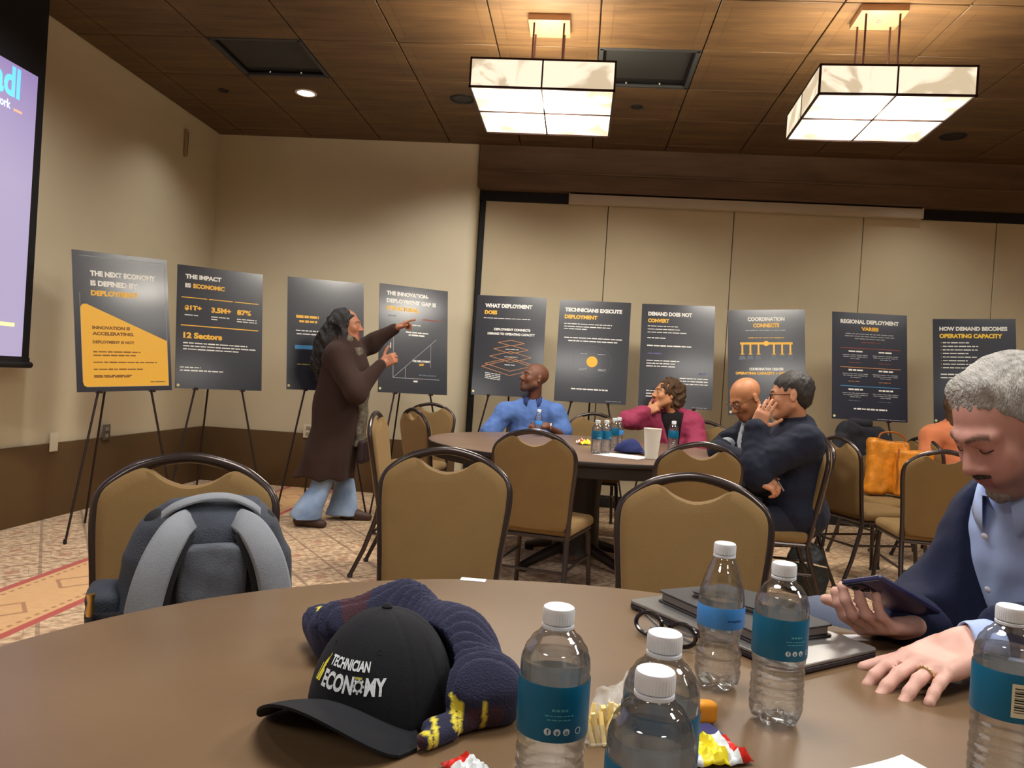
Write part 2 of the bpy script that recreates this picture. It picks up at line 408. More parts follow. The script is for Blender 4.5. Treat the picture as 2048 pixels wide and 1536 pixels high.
def carpet():
    m = bpy.data.materials.new('patterned_carpet'); m.use_nodes = True; nt = m.node_tree; N = nt.nodes; L = nt.links
    b = N['Principled BSDF']; b.inputs['Roughness'].default_value = .95; b.inputs['Specular IOR Level'].default_value = .1
    b.inputs['Sheen Weight'].default_value = .3
    tc = N.new('ShaderNodeTexCoord'); sp = N.new('ShaderNodeSeparateXYZ'); L.new(tc.outputs['Object'], sp.inputs[0])
    def mth(op, a, bb=None, c=None):
        n = N.new('ShaderNodeMath'); n.operation = op
        for i, v in enumerate((a, bb, c)):
            if v is None: continue
            if isinstance(v, (int, float)): n.inputs[i].default_value = v
            else: L.new(v, n.inputs[i])
        return n.outputs[0]
    def mix(f, a, bcol):
        n = N.new('ShaderNodeMixRGB'); L.new(f, n.inputs[0])
        for i, v in ((1, a), (2, bcol)):
            if isinstance(v, tuple): n.inputs[i].default_value = (*v, 1)
            else: L.new(v, n.inputs[i])
        return n.outputs[0]
    X, Y = sp.outputs[0], sp.outputs[1]
    # diamond lattice of stepped motifs
    px, py = .30, .42
    fx = mth('SUBTRACT', mth('FRACT', mth('DIVIDE', mth('ADD', X, 30), px)), .5); fy = mth('SUBTRACT', mth('FRACT', mth('DIVIDE', mth('ADD', Y, 30), py)), .5)
    ax, ay = mth('ABSOLUTE', fx), mth('ABSOLUTE', fy)
    dia = mth('ADD', ax, ay)
    line = mth('LESS_THAN', mth('ABSOLUTE', mth('SUBTRACT', dia, .5)), .035)
    zig = mth('LESS_THAN', mth('FRACT', mth('MULTIPLY', dia, 7)), .45)
    core = mth('LESS_THAN', dia, .13)
    ring = mth('MULTIPLY', mth('LESS_THAN', mth('ABSOLUTE', mth('SUBTRACT', dia, .27)), .03), zig)
    n = N.new('ShaderNodeTexNoise'); n.inputs['Scale'].default_value = 26; n.inputs['Detail'].default_value = 4; L.new(tc.outputs['Object'], n.inputs['Vector'])
    cr = N.new('ShaderNodeValToRGB'); cr.color_ramp.elements[0].color = (*srgb(168, 128, 92), 1); cr.color_ramp.elements[1].color = (*srgb(226, 196, 156), 1)
    cr.color_ramp.elements[0].position = .35; cr.color_ramp.elements[1].position = .62; L.new(n.outputs[0], cr.inputs[0])
    base = mix(mth('MULTIPLY', line, .6), cr.outputs[0], srgb(120, 84, 62))
    base = mix(mth('MULTIPLY', ring, .55), base, srgb(140, 92, 70)); base = mix(mth('MULTIPLY', core, .6), base, srgb(176, 104, 80))
    # border bands running away from the camera along the left wall, and one across the room
    def band(c, w): return mth('LESS_THAN', mth('ABSOLUTE', mth('SUBTRACT', X, c)), w)
    inb = mth('LESS_THAN', mth('ABSOLUTE', mth('SUBTRACT', X, -2.46)), .2)
    bfy = mth('SUBTRACT', mth('FRACT', mth('DIVIDE', mth('ADD', Y, 30), .5)), .5)
    star = mth('LESS_THAN', mth('ABSOLUTE', mth('SUBTRACT', mth('ADD', mth('ABSOLUTE', mth('SUBTRACT', X, -2.46)), mth('MULTIPLY', mth('ABSOLUTE', bfy), .42)), .10)), .012)
    dots = mth('MULTIPLY', mth('LESS_THAN', mth('ABSOLUTE', mth('SUBTRACT', mth('ABSOLUTE', mth('SUBTRACT', X, -2.46)), .165)), .008), mth('LESS_THAN', mth('FRACT', mth('MULTIPLY', Y, 18)), .5))
    orange = mix(mth('MULTIPLY', mth('MAXIMUM', star, dots), .7), mix(n.outputs[0], srgb(232, 186, 128), srgb(214, 160, 104)), srgb(150, 92, 62))
    base = mix(inb, base, orange)
    red = mth('MAXIMUM', band(-2.68, .022), band(-2.24, .022))
    base = mix(red, base, srgb(186, 74, 62))
    L.new(base, b.inputs['Base Color'])
    n2 = N.new('ShaderNodeTexNoise'); n2.inputs['Scale'].default_value = 350; L.new(tc.outputs['Object'], n2.inputs['Vector'])
    bp = N.new('ShaderNodeBump'); bp.inputs['Strength'].default_value = .4; bp.inputs['Distance'].default_value = .004
    L.new(n2.outputs[0], bp.inputs['Height']); L.new(bp.outputs[0], b.inputs['Normal'])
    return m
bm = BM(); box(bm, ((RX0 + RX1) / 2, 1.3, -.05), (RX1 - RX0 + .4, 12.8, .1)); struct('floor', bm, carpet())
bm = BM(); box(bm, (RX0 - .06, 1.2, 1.68), (.12, 12.6, 3.42)); struct('wall_left', bm, M_wall)
# centre wall with a rounded free end at the right
bm = BM(); xe = -1.05
pl = [(RX0, 7.3), (xe - .09, 7.3)] + [(xe - .09 + .09 * math.sin(a), 7.39 - .09 * math.cos(a)) for a in [PI / 2 * i / 8 for i in range(1, 9)]] + [(xe, 7.62), (RX0, 7.62)]
poly(bm, pl, 0, CEIL + .02, 'z'); struct('wall_center', bm, M_wall)
bm = BM(); box(bm, (RX1 + .06, 1.2, 1.68), (.12, 12.8, 3.42)); struct('wall_right', bm, M_wall)
bm = BM(); box(bm, (2.2, RY0 - .06, 1.68), (11.8, .12, 3.42)); struct('wall_rear', bm, M_wall)
# folding partition: six tall panels with narrow seams
bm = BM(); PX0 = -0.99
for k in range(8):
    x0 = PX0 + k * 1.18
    if x0 > RX1: break
    x1 = min(x0 + 1.174, RX1); box(bm, ((x0 + x1) / 2, 7.52, 1.45), (x1 - x0, .06, 2.84), bev=.004, seg=1)
struct('wall_partition', bm, M_part)
bm = BM(); box(bm, ((PX0 + RX1) / 2, 7.60, 1.7), (RX1 - PX0 + .3, .04, 3.4)); struct('trim_6', bm, M_dark)
bm = BM(); box(bm, ((PX0 + RX1) / 2, 7.47, .055), (RX1 - PX0, .035, .11), bev=.004); struct('baseboard_right', bm, M_dark)
bm = BM(); box(bm, (xe + .035, 7.50, 1.45), (.045, .05, 2.9)); struct('trim_1', bm, M_black)
# soffit over the partition in stained wood, with a moulding step, and the dark track below
bm = BM()
box(bm, ((xe + RX1) / 2, 7.33, 3.235), (RX1 - xe, .06, .25)); box(bm, ((xe + RX1) / 2, 7.345, 3.035), (RX1 - xe, .05, .16))
box(bm, ((xe + RX1) / 2, 7.326, 3.115), (RX1 - xe, .07, .018), bev=.004)
box(bm, ((xe + RX1) / 2, 7.47, 2.985), (RX1 - xe, .26, .05))
struct('trim_2', bm, M_wood)
bm = BM(); box(bm, ((xe + RX1) / 2, 7.50, 2.915), (RX1 - xe, .07, .10)); struct('trim_3', bm, M_black)
# brown wainscot on the left and centre walls
bm = BM(); box(bm, (RX0 + .012, 1.2, .26), (.024, 12.4, .52), bev=.003); struct('baseboard_left', bm, M_wains)
bm = BM(); box(bm, ((RX0 + xe) / 2 - .03, 7.288, .26), (xe - RX0 - .06, .024, .52), bev=.003); struct('baseboard_center', bm, M_wains)

# ceiling vents (recessed black grilles)
M_vent = mat('vent_grey', srgb(52, 54, 56), .6); M_chrome = mat('chrome', (.7, .68, .65), .18, metal=1)
for i, (vx, vy) in enumerate(vent_cells):
    t = thing('ceiling_vent', ['dark square ceiling vent nearest the left wall, beside the small lit downlight', 'dark square ceiling vent between the two hanging lamps'][i], 'vent', (vx + TILE / 2, vy + TILE / 2, CEIL), group='black ceiling vents')
    bm = BM(); h = TILE / 2 - .008
    for sx, sy, wx, wy in ((0, h, 2 * h, .03), (0, -h, 2 * h, .03), (h, 0, .03, 2 * h), (-h, 0, .03, 2 * h)):
        box(bm, (sx * .97, sy * .97, .008), (wx, wy, .02), bev=.003)
    obj('frame', bm, M_vent, t)
    bm = BM(); box(bm, (0, 0, .035), (2 * h, 2 * h, .01)); obj('backing', bm, M_black, t)
    bm = BM(); box(bm, (0, -.03, .028), (.56, .50, .006), bev=.002); obj('plate', bm, mat('vent_plate', srgb(40, 42, 44), .6), t)
    for sx in (-.12, .12):
        bm = BM(); lathe(bm, [(.006, -.004), (.009, 0), (.009, .01)], 10); o = obj('screw', bm, M_chrome, t); o.location = (sx, .27, .008)
# recessed fittings
def recess(name, label, cat, x, y, r, lit=False):
    t = thing(name, label, cat, (x, y, CEIL))
    bm = BM(); lathe(bm, [(r * .78, .0), (r * .8, -.006), (r, -.006), (r * 1.02, .0)], 28, cap0=False, cap1=False); obj('trim_ring', bm, mat('white_ring', srgb(220, 214, 200), .4) if lit else M_black, t)
    bm = BM(); lathe(bm, [(.0005, -.001), (r * .79, -.001)], 28, cap0=False, cap1=False)
    obj('lens', bm, mat('downlight_glow', (1.0, .95, .85), .5, emit=6) if lit else mat('dark_lens', srgb(26, 28, 34), .3), t)
recess('downlight', 'small round lit downlight in the dark wood ceiling', 'ceiling light', -2.314, 6.10, .085, True)
recess('recessed_speaker', 'dark round ceiling speaker just left of the left hanging lamp', 'speaker', -1.047, 6.12, .10)
recess('sprinkler_head', 'tiny dark ceiling sprinkler between the two hanging lamps', 'sprinkler', .322, 6.16, .045)
recess('recessed_speaker', 'dark round ceiling speaker at the far right of the ceiling', 'speaker', 2.9, 6.60, .10)
recess('sprinkler_head', 'tiny dark ceiling sprinkler near the left wall corner', 'sprinkler', -3.0, 6.10, .04)

# pendant lamps
def glass_mat(name, s0, s1, rad):
    m = bpy.data.materials.new(name); m.use_nodes = True; nt = m.node_tree; N = nt.nodes; L = nt.links
    b = N['Principled BSDF']; b.inputs['Roughness'].default_value = .35
    tc = N.new('ShaderNodeTexCoord')
    n = N.new('ShaderNodeTexNoise'); n.inputs['Scale'].default_value = 3.2; n.inputs['Detail'].default_value = 6; n.inputs['Distortion'].default_value = 1.6
    L.new(tc.outputs['Object'], n.inputs['Vector'])
    cr = N.new('ShaderNodeValToRGB'); e = cr.color_ramp.elements
    e[0].position = .40; e[0].color = (.62, .52, .36, 1); e[1].position = .5; e[1].color = (1, .90, .70, 1)
    L.new(n.outputs[0], cr.inputs[0]); L.new(cr.outputs[0], b.inputs['Base Color']); L.new(cr.outputs[0], b.inputs['Emission Color'])
    ln = N.new('ShaderNodeVectorMath'); ln.operation = 'LENGTH'; L.new(tc.outputs['Object'], ln.inputs[0])
    mr = N.new('ShaderNodeMapRange'); mr.interpolation_type = 'SMOOTHSTEP'; mr.inputs[1].default_value = rad[0]; mr.inputs[2].default_value = rad[1]
    mr.inputs[3].default_value = s0; mr.inputs[4].default_value = s1
    L.new(ln.outputs['Value'], mr.inputs[0]); L.new(mr.outputs[0], b.inputs['Emission Strength'])
    return m
M_bot = glass_mat('lamp_glass_bottom', 11.0, 1.3, (.08, .42)); M_side = glass_mat('lamp_glass_side', 1.25, .8, (.35, .60))
M_bronze = mat('lamp_bronze', srgb(70, 46, 44), .45, metal=.4); M_canopy = mat('lamp_canopy', srgb(170, 130, 100), .4, metal=.3)
for i, (lx, ly, rz, H, zb, zt) in enumerate(LAMPS):
    t = thing('pendant_lamp', ['left square hanging lamp of marbled glass in a bronze frame', 'right square hanging lamp of marbled glass in a bronze frame'][i], 'lamp', (lx, ly, CEIL), rz, group='square pendant lamps')
    for sx, sy in ((0, -1), (0, 1), (-1, 0), (1, 0)):
        bm = BM(); box(bm, (sx * H, sy * H, (zb + zt) / 2), (2 * H if sy else .006, 2 * H if sx else .006, zt - zb - .004))
        obj('side_glass', bm, M_side, t)
    bm = BM(); box(bm, (0, 0, 0), (2 * H - .01, 2 * H - .01, .006)); o = obj('bottom_glass', bm, M_bot, t); o.location = (0, 0, zb + .006)
    bm = BM(); w = .011
    for z in (zb, zt):
        for s in (-1, 1):
            box(bm, (0, s * H, z), (2 * H + w, w, w)); box(bm, (s * H, 0, z), (w, 2 * H + w, w))
    for sx in (-1, 1):
        for sy in (-1, 1): box(bm, (sx * H, sy * H, (zb + zt) / 2), (w, w, zt - zb))
    for s in (-1, 1):
        box(bm, (0, s * H, (zb + zt) / 2), (.009, w, zt - zb)); box(bm, (s * H, 0, (zb + zt) / 2), (w, .009, zt - zb))
    box(bm, (0, 0, zb), (.009, 2 * H, .008)); box(bm, (0, 0, zb), (2 * H, .009, .008))
    box(bm, (0, 0, zt), (.01, 2 * H, .01)); box(bm, (0, 0, zt), (2 * H, .01, .01))
    obj('frame', bm, M_bronze, t)
    bm = BM(); box(bm, (0, 0, -.02), (.25, .24, .04), bev=.004); obj('canopy', bm, M_canopy, t)
    bm = BM(); lathe(bm, [(.004, -.052), (.01, -.048), (.01, -.04)], 10); obj('finial', bm, M_chrome, t)
    for sx in (-.09, .09):
        for sy in (-.08, .08):
            bm = BM(); tube(bm, [(sx, sy, -.04), (sx, sy, zt)], .006, 8); obj('rod', bm, M_bronze, t)
    for sx in (-.16, .16):
        bm = BM(); lathe(bm, [(.012, 0), (.03, .03), (.03, .07), (.012, .09)], 14); o = obj('bulb', bm, mat('bulb_glow', (1, .8, .5), .5, emit=14), t); o.location = (sx, .05, zb + .03)
    # the lamp's own light: down through the bottom glass and up through its open top
    l = bpy.data.lights.new('pendant_down', 'AREA'); l.shape = 'SQUARE'; l.size = .7; l.energy = 36; l.color = (1, .96, .89)
    o = bpy.data.objects.new('pendant_down', l); o.location = (lx, ly, CEIL + zb - .012); COL.objects.link(o)
    l = bpy.data.lights.new('pendant_up', 'POINT'); l.energy = 46; l.color = (1, .90, .74); l.shadow_soft_size = .12
    o = bpy.data.objects.new('pendant_up', l); o.location = (lx, ly, CEIL + zb + .07); COL.objects.link(o)

# ------------------------------------------------------------------ projection screen at the left wall
def screen_mat():
    m = bpy.data.materials.new('projected_slide'); m.use_nodes = True; nt = m.node_tree; N = nt.nodes; L = nt.links
    b = N['Principled BSDF']; b.inputs['Roughness'].default_value = .9; b.inputs['Base Color'].default_value = (.1, .1, .1, 1)
    tc = N.new('ShaderNodeTexCoord'); sp = N.new('ShaderNodeSeparateXYZ'); L.new(tc.outputs['Object'], sp.inputs[0])
    mr = N.new('ShaderNodeMapRange'); mr.inputs[1].default_value = 1.1; mr.inputs[2].default_value = 2.9; L.new(sp.outputs[2], mr.inputs[0])
    cr = N.new('ShaderNodeValToRGB'); e = cr.color_ramp.elements
    e[0].position = 0; e[0].color = (*srgb(200, 184, 226), 1); e[1].position = 1; e[1].color = (*srgb(126, 92, 182), 1)
    e2 = e.new(.45); e2.color = (*srgb(166, 138, 208), 1)
    L.new(mr.outputs[0], cr.inputs[0]); L.new(cr.outputs[0], b.inputs['Emission Color']); b.inputs['Emission Strength'].default_value = .62
    return m
SXW = -3.42; SY1 = 4.61
t = thing('projection_screen', 'tall hanging projector screen with a violet slide and black border', 'projection screen', (SXW, 3.0, 1.06))
bm = BM(); box(bm, (0, 0, 1.17), (.006, 3.2, 2.30)); obj('backing', bm, M_black, t)
bm = BM(); box(bm, (SXW + .006, 3.0, 1.97), (.004, 3.06, 1.72)); obj('slide', bm, screen_mat(), t, world=True)
bm = BM(); tube(bm, [(0, -1.6, 0), (0, 1.62, 0)], .02, 12); box(bm, (0, 0, .02), (.02, 3.2, .05)); obj('bottom_bar', bm, M_black, t)
M_cy = mat('slide_text_blue', srgb(100, 190, 255), .6, emit=.9); M_ora = mat('slide_text_orange', srgb(250, 170, 120), .6, emit=.8); M_lav = mat('slide_text_light', srgb(190, 205, 255), .6, emit=.8); M_yel = mat('slide_rule_yellow', srgb(250, 225, 150), .6, emit=.95)
def slide_text(s, size, yr, z, m, nm, bold=.03, sx=1):
    me = text_mesh(s, size, bold, sx, 'RIGHT'); me.transform(Matrix.Translation((SXW + .0095, yr, z)) @ Euler((PI / 2, 0, PI / 2)).to_matrix().to_4x4())
    obj(nm, me, m, t, world=True, smooth=False)
slide_text('adl', .24, 4.39, 2.64, M_cy, 'slide_title', sx=.8)
slide_text('network', .07, 4.31, 2.56, M_lav, 'slide_subtitle', sx=.8); slide_text('.....', .09, 4.41, 2.56, M_ora, 'slide_mark', sx=.7)
bm = BM(); box(bm, (SXW + .0095, 3.6, 1.30), (.002, 1.7, .022)); obj('slide_rule', bm, M_yel, t, world=True)

# small wall fittings
def plate(label, name, cat, c, n, w, h, holes=True, m=M_ivory):
    t = thing(name, label, cat, c, 0 if n == 'y' else PI / 2)
    bm = BM(); box(bm, (0, -.004 if n == 'y' else -.004, 0), (w, .008, h), bev=.002); obj('cover', bm, m, t)
    if holes:
        for s in (-1, 1):
            bm = BM(); box(bm, (0, -.009, s * h * .22), (w * .45, .004, h * .24), bev=.001); obj('socket', bm, mat('socket_grey', srgb(150, 142, 126), .5), t)
plate('grey steel socket plate low on the left wall behind the easel legs', 'wall_socket', 'socket', (-3.573, 5.70, .56), 'x', .09, .12, m=mat('steel_plate', srgb(120, 116, 110), .35, metal=.6))
plate('ivory cable plate on the left wall under the projector screen', 'wall_plate', 'socket', (-3.573, 5.10, .53), 'x', .08, .13, holes=False)
plate('ivory wall socket above the wainscot behind the standing person', 'wall_socket', 'socket', (-2.53, 7.273, .545), 'y', .10, .13)
t = thing('wall_sensor', 'slim pale sensor strip high on the left wall', 'sensor', (-3.598, 6.65, 3.07), PI / 2)
bm = BM(); box(bm, (0, -.012, 0), (.03, .024, .24), bev=.006); obj('housing', bm, mat('sensor_body', srgb(170, 148, 120), .5), t)
bm = BM(); box(bm, (.012, -.022, 0), (.008, .008, .20), bev=.002); obj('slot', bm, M_bronze, t)
t = thing('screen_housing', 'long pale retracted screen case along the top of the partition', 'screen case', (1.42, 7.42, 2.90))
bm = BM(); box(bm, (0, 0, 0), (3.2, .09, .085), bev=.006); obj('case', bm, mat('case_white', srgb(190, 178, 158), .55), t)
for s in (-1, 1):
    bm = BM(); box(bm, (s * 1.605, 0, 0), (.012, .10, .095), bev=.003); obj('end_cap', bm, mat('case_white', (0, 0, 0)), t)
# ------------------------------------------------------------------ posters on easels
M_board = mat('poster_print_dark', srgb(40, 41, 50), .32, coat=.6, var=.04, vscale=3)
M_board2 = mat('poster_print_navy', srgb(33, 35, 48), .40, coat=.2, var=.04, vscale=3)
M_foam = mat('foam_board_edge', srgb(150, 150, 155), .6)
M_pw = mat('print_white', srgb(226, 224, 216), .5); M_py = mat('print_yellow', srgb(236, 180, 56), .45)
M_pg = mat('print_grey', srgb(150, 150, 152), .5); M_pb = mat('print_blue', srgb(70, 140, 190), .5); M_pr = mat('print_red', srgb(150, 66, 56), .5)
M_ppu = mat('print_purple', srgb(92, 84, 130), .5); M_pt = mat('print_brown', srgb(126, 82, 24), .5); M_pbr = mat('print_bronze', srgb(190, 130, 80), .5)
M_psl = mat('print_slate', srgb(92, 102, 112), .5)
PW, PH = .61, .88
class Poster:
    def __init__(s, label, pose, m=None, alt=0):
        s.pose = pose; x, y, z, yaw, lean, roll = pose
        s.R = (Matrix.Rotation(yaw, 4, 'Z') @ Matrix.Rotation(lean, 4, 'X') @ Matrix.Rotation(roll, 4, 'Y'))
        M = Matrix.Translation((x, y, z)) @ s.R
        bot = M @ Vector((0, 0, -PH / 2))
        s.t = thing('poster', label, 'poster', tuple(bot), group='printed posters on easels', rot=M.to_euler())
        bm = BM(); box(bm, (0, .003, PH / 2), (PW, .005, PH)); obj('foam_core', bm, M_foam, s.t)
        bm = BM(); box(bm, (0, 0, PH / 2), (PW - .0004, .0012, PH - .0004)); obj('print', bm, m or M_board, s.t)
        s.par = {}; s.cl = {}; s.bot = bot; s.rs = random.Random(len(label) * 7 + alt)
    def xy(s, u, v): return ((u - .5) * PW, (1 - v) * PH)
    def B(s, nm, m, u=None, v=0):
        if u is None:
            if nm not in s.par: s.par[nm] = (BM(), m)
            return s.par[nm][0]
        for k, c in s.cl.items():                    # print blocks: rows close to one another share a block
            if c[0] == nm and abs(v - c[2]) < .036 and abs(u - c[1]) < .16: s.cl[k] = (nm, c[1], v); return s.par[k][0]
        k = (nm, len(s.par)); s.par[k] = (BM(), m); s.cl[k] = (nm, u, v); return s.par[k][0]
    def text(s, st, u0, u1, v0, v1, nm, m, bold=.055):
        me = text_mesh(st, 1, bold, 1, 'LEFT', 0); a = np.empty(len(me.vertices) * 3); me.vertices.foreach_get('co', a); a = a.reshape(-1, 3)
        mn = a.min(0); mx = a.max(0); x0, z1 = s.xy(u0, v0); x1, z0 = s.xy(u1, v1)
        b = np.empty_like(a); b[:, 0] = x0 + (a[:, 0] - mn[0]) / (mx[0] - mn[0]) * (x1 - x0); b[:, 2] = z0 + (a[:, 1] - mn[1]) / (mx[1] - mn[1]) * (z1 - z0); b[:, 1] = -.0012
        me.vertices.foreach_set('co', b.ravel()); s.B(nm, m, u0, v0).from_mesh(me); bpy.data.meshes.remove(me)
    def line(s, u0, v0, u1, v1, w, nm, m, cu=None):
        a = Vector((*s.xy(u0, v0),)); b = Vector((*s.xy(u1, v1),)); d = (b - a); n = Vector((-d.y, d.x)).normalized() * w / 2
        bm = s.B(nm, m, cu if cu is not None else (u0 if nm in ('rules', 'axis_label') else None), v0); q = [a - n, b - n, b + n, a + n]; vs = [bm.verts.new((p.x, -.0010, p.y)) for p in q]; f = bm.faces.new(vs)
        f.normal_update()
        if f.normal.y > 0: f.normal_flip()
    def words(s, u0, u1, v, nm='body_text', m=None, h=.0075, slope=0.0):
        u = u0; L = u1 - u0
        while u < u1 - .01:
            w = min(s.rs.uniform(.03, .10), u1 - u); vv = v + slope * (u - u0)
            s.line(u, vv, u + w, vv + slope * w, h * s.rs.uniform(.75, 1.0), nm, m or M_pw, u0); u += w + .010
    def shape(s, pts, nm, m, y=-.0009):
        bm = s.B(nm, m); vs = [bm.verts.new((s.xy(*p)[0], y, s.xy(*p)[1])) for p in pts]; f = bm.faces.new(vs); f.normal_update()
        if f.normal.y > 0: f.normal_flip()
    def disc(s, u, v, r, nm, m):
        x, z = s.xy(u, v); s.shape([((x + r * math.cos(a)) / PW + .5, 1 - (z + r * math.sin(a)) / PH) for a in [2 * PI * k / 24 for k in range(24)]], nm, m)
    def emblem(s, u=.028, v=.965):
        s.disc(u, v, .010, 'emblem', mat('print_cream', srgb(225, 215, 150), .5))
    def done(s, hook=.17):
        for nm, (bm, m) in s.par.items(): obj(nm if isinstance(nm, str) else nm[0], bm, m, s.t, smooth=False)
        x, y, z, yaw, lean, roll = s.pose
        e = thing('display_easel', EASEL[len(EASELS)], 'easel', (s.bot.x, s.bot.y, 0), yaw, group='thin black easels')
        EASELS.append(e); zb = s.bot.z; ap = 1.78; k = .2; tl = math.tan(-lean)
        dz = -math.tan(roll) * 0
        def yl(zz): return tl * (zz - zb) + .016
        for sg in (-1, 1):
            bm = BM(); tube(bm, [(sg * k * (ap - 0), yl(0), 0.0), (sg * k * (ap - 1.0), yl(1.0), 1.0), (sg * .015, yl(ap), ap)], .0075, 8); l = obj('leg', bm, M_easel, e)
            bm = BM(); lathe(bm, [(.010, 0), (.011, .012), (.009, .03)], 10); f = obj('foot', bm, M_black, l); f.location = (sg * k * ap, yl(0), 0)
            xx = sg * k * (ap - zb); q = Matrix.Rotation(-yaw, 4, 'Z') @ (s.R @ Vector((xx, 0, 0)))
            bm = BM(); box(bm, (xx, .006 + q.y, zb + q.z - .0065), (.03, .04, .006), bev=.001); box(bm, (xx, q.y - .013, zb + q.z + .001), (.026, .004, .020), bev=.001)
            obj('ledge', bm, M_easel, e)
        bm = BM(); tube(bm, [(0, yl(ap) + .02, ap), (0, .30, .9), (0, .47, 0)], .0075, 8); obj('leg', bm, M_easel, e)
        bm = BM(); box(bm, (0, yl(ap) + .034, ap + .01), (.05, .05, .04), bev=.006); obj('hinge', bm, M_easel, e)
M_easel = mat('easel_black', srgb(44, 32, 30), .45, metal=.3)
EASELS = []
EASEL = ['black easel under the yellow and black poster, nearest the screen', 'black easel under THE IMPACT IS ECONOMIC poster', 'black easel mostly behind the standing person in the brown coat',
  'black easel under the poster with the rising gap graph', 'black easel behind the seated person in the blue polo shirt', 'black easel under the poster with the yellow dot', 'black easel behind the person in the maroon jacket',
  'black easel under the COORDINATION poster, behind the bald person', 'black easel behind the dark jacket, under the regional poster', 'black easel at the far right under the HOW DEMAND BECOMES poster']
# 1
p = Poster('black and yellow poster THE NEXT ECONOMY, leftmost in the row', (-2.93, 4.80, 1.366, 1.0, -.10, -.05))
p.text('THE NEXT ECONOMY', .17, .86, .135, .175, 'heading', M_pw); p.text('IS DEFINED BY', .17, .66, .205, .245, 'heading', M_pw)
p.text('DEPLOYMENT', .17, .66, .275, .315, 'heading_accent', M_py)
p.shape([(.06, .42), (.065, .395), (.085, .378), (.12, .375), (.965, .625), (.965, .965), (.10, .965), (.072, .955), (.06, .93)], 'yellow_panel', M_py)
for a, b in (((.07, .035), (.965, .035)), ((.965, .035), (.965, .965)), ((.965, .965), (.10, .965)), ((.06, .93), (.06, .3))): p.line(*a, *b, .0025, 'border', M_pg)
p.text('INNOVATION IS', .17, .56, .530, .555, 'subheading', M_pt); p.text('ACCELERATING.', .17, .60, .572, .597, 'subheading', M_pt); p.text('DEPLOYMENT IS NOT', .17, .60, .634, .656, 'subheading', M_pt)
for q in p.par: pass
for u1, v in ((.66, .715), (.61, .74), (.84, .79), (.70, .84), (.56, .885), (.56, .895)): p.words(.17, u1, v, 'body_text', M_pt, .009)
p.words(.76, .93, .935, 'footer', M_board, .006); p.done()
# 2
p = Poster('dark poster THE IMPACT IS ECONOMIC with 12 Sectors', (-2.603, 5.468, 1.391, .726, -.122, -.007))
p.text('THE IMPACT', .09, .50, .07, .108, 'heading', M_pw); p.text('IS', .09, .155, .145, .182, 'heading', M_pw); p.text('ECONOMIC', .18, .54, .145, .182, 'heading_accent', M_py)
for a, b in ((.05, .34), (.36, .64), (.66, .95)): p.line(a, .262, b, .262, .006, 'rules', M_py)
p.text('$1T+', .09, .28, .325, .37, 'figures', M_py); p.text('3.5M+', .39, .62, .325, .37, 'figures', M_py); p.text('87%', .69, .86, .325, .37, 'figures', M_py)
p.words(.09, .24, .405); p.words(.39, .60, .405); p.words(.39, .46, .425); p.words(.69, .93, .405); p.words(.69, .93, .425)
p.line(.05, .49, .95, .49, .007, 'rules', M_py); p.text('12 Sectors', .08, .52, .545, .595, 'subheading', M_py)
for u1, v in ((.82, .632), (.92, .657), (.72, .682)): p.words(.08, u1, v, h=.009)
p.words(.05, .28, .83); p.words(.05, .54, .855, h=.010); p.emblem(.035, .975); p.done()
# 3
p = Poster('dark poster with a blue bar, behind the standing person', (-1.997, 6.015, 1.418, .584, -.125, -.02))
p.words(.11, .40, .350, 'heading_accent', M_py, .024); p.words(.15, .38, .392, 'heading_accent', M_py, .020)
p.words(.11, .52, .475, h=.010); p.words(.12, .50, .505, h=.010); p.shape([(.10, .605), (.42, .605), (.42, .640), (.10, .640)], 'blue_bar', M_pb)
p.words(.13, .48, .775, 'footer', mat('print_olive', srgb(150, 150, 60), .5), .010); p.emblem(); p.done()
# 4
p = Poster('dark poster THE INNOVATION-DEPLOYMENT GAP IS STRUCTURAL with a graph', (-1.355, 6.302, 1.43, .624, -.119, -.001))
p.text('THE INNOVATION-', .10, .71, .06, .10, 'heading', M_pw); p.text('DEPLOYMENT GAP IS', .10, .82, .13, .17, 'heading', M_pw); p.text('STRUCTURAL', .10, .57, .20, .24, 'heading_accent', M_py)
p.words(.12, .24, .29, 'legend', M_psl, .010); p.words(.62, .90, .30, 'legend', M_pr, .010); p.words(.30, .60, .36); p.words(.38, .72, .43, h=.012); p.words(.42, .66, .455, h=.014)
p.line(.205, .46, .205, .86, .005, 'graph', M_pg); p.line(.205, .86, .88, .86, .005, 'graph', M_pg); p.line(.205, .86, .83, .48, .004, 'graph', M_pg)
p.line(.38, .755, .38, .86, .004, 'graph', M_pg); p.line(.75, .53, .75, .75, .003, 'graph', M_pg); p.words(.58, .83, .825, 'graph', M_psl, .011)
p.text('THE DEPLOYMENT', .48, .74, .685, .705, 'graph_label', M_pw); p.text('GAP', .58, .65, .716, .736, 'graph_label_accent', M_py); p.words(.50, .56, .885, h=.014)
for v in (.54, .67, .70): p.line(.165, v, .165, v + .05, .008, 'axis_label', M_pw)
p.emblem(); p.done()
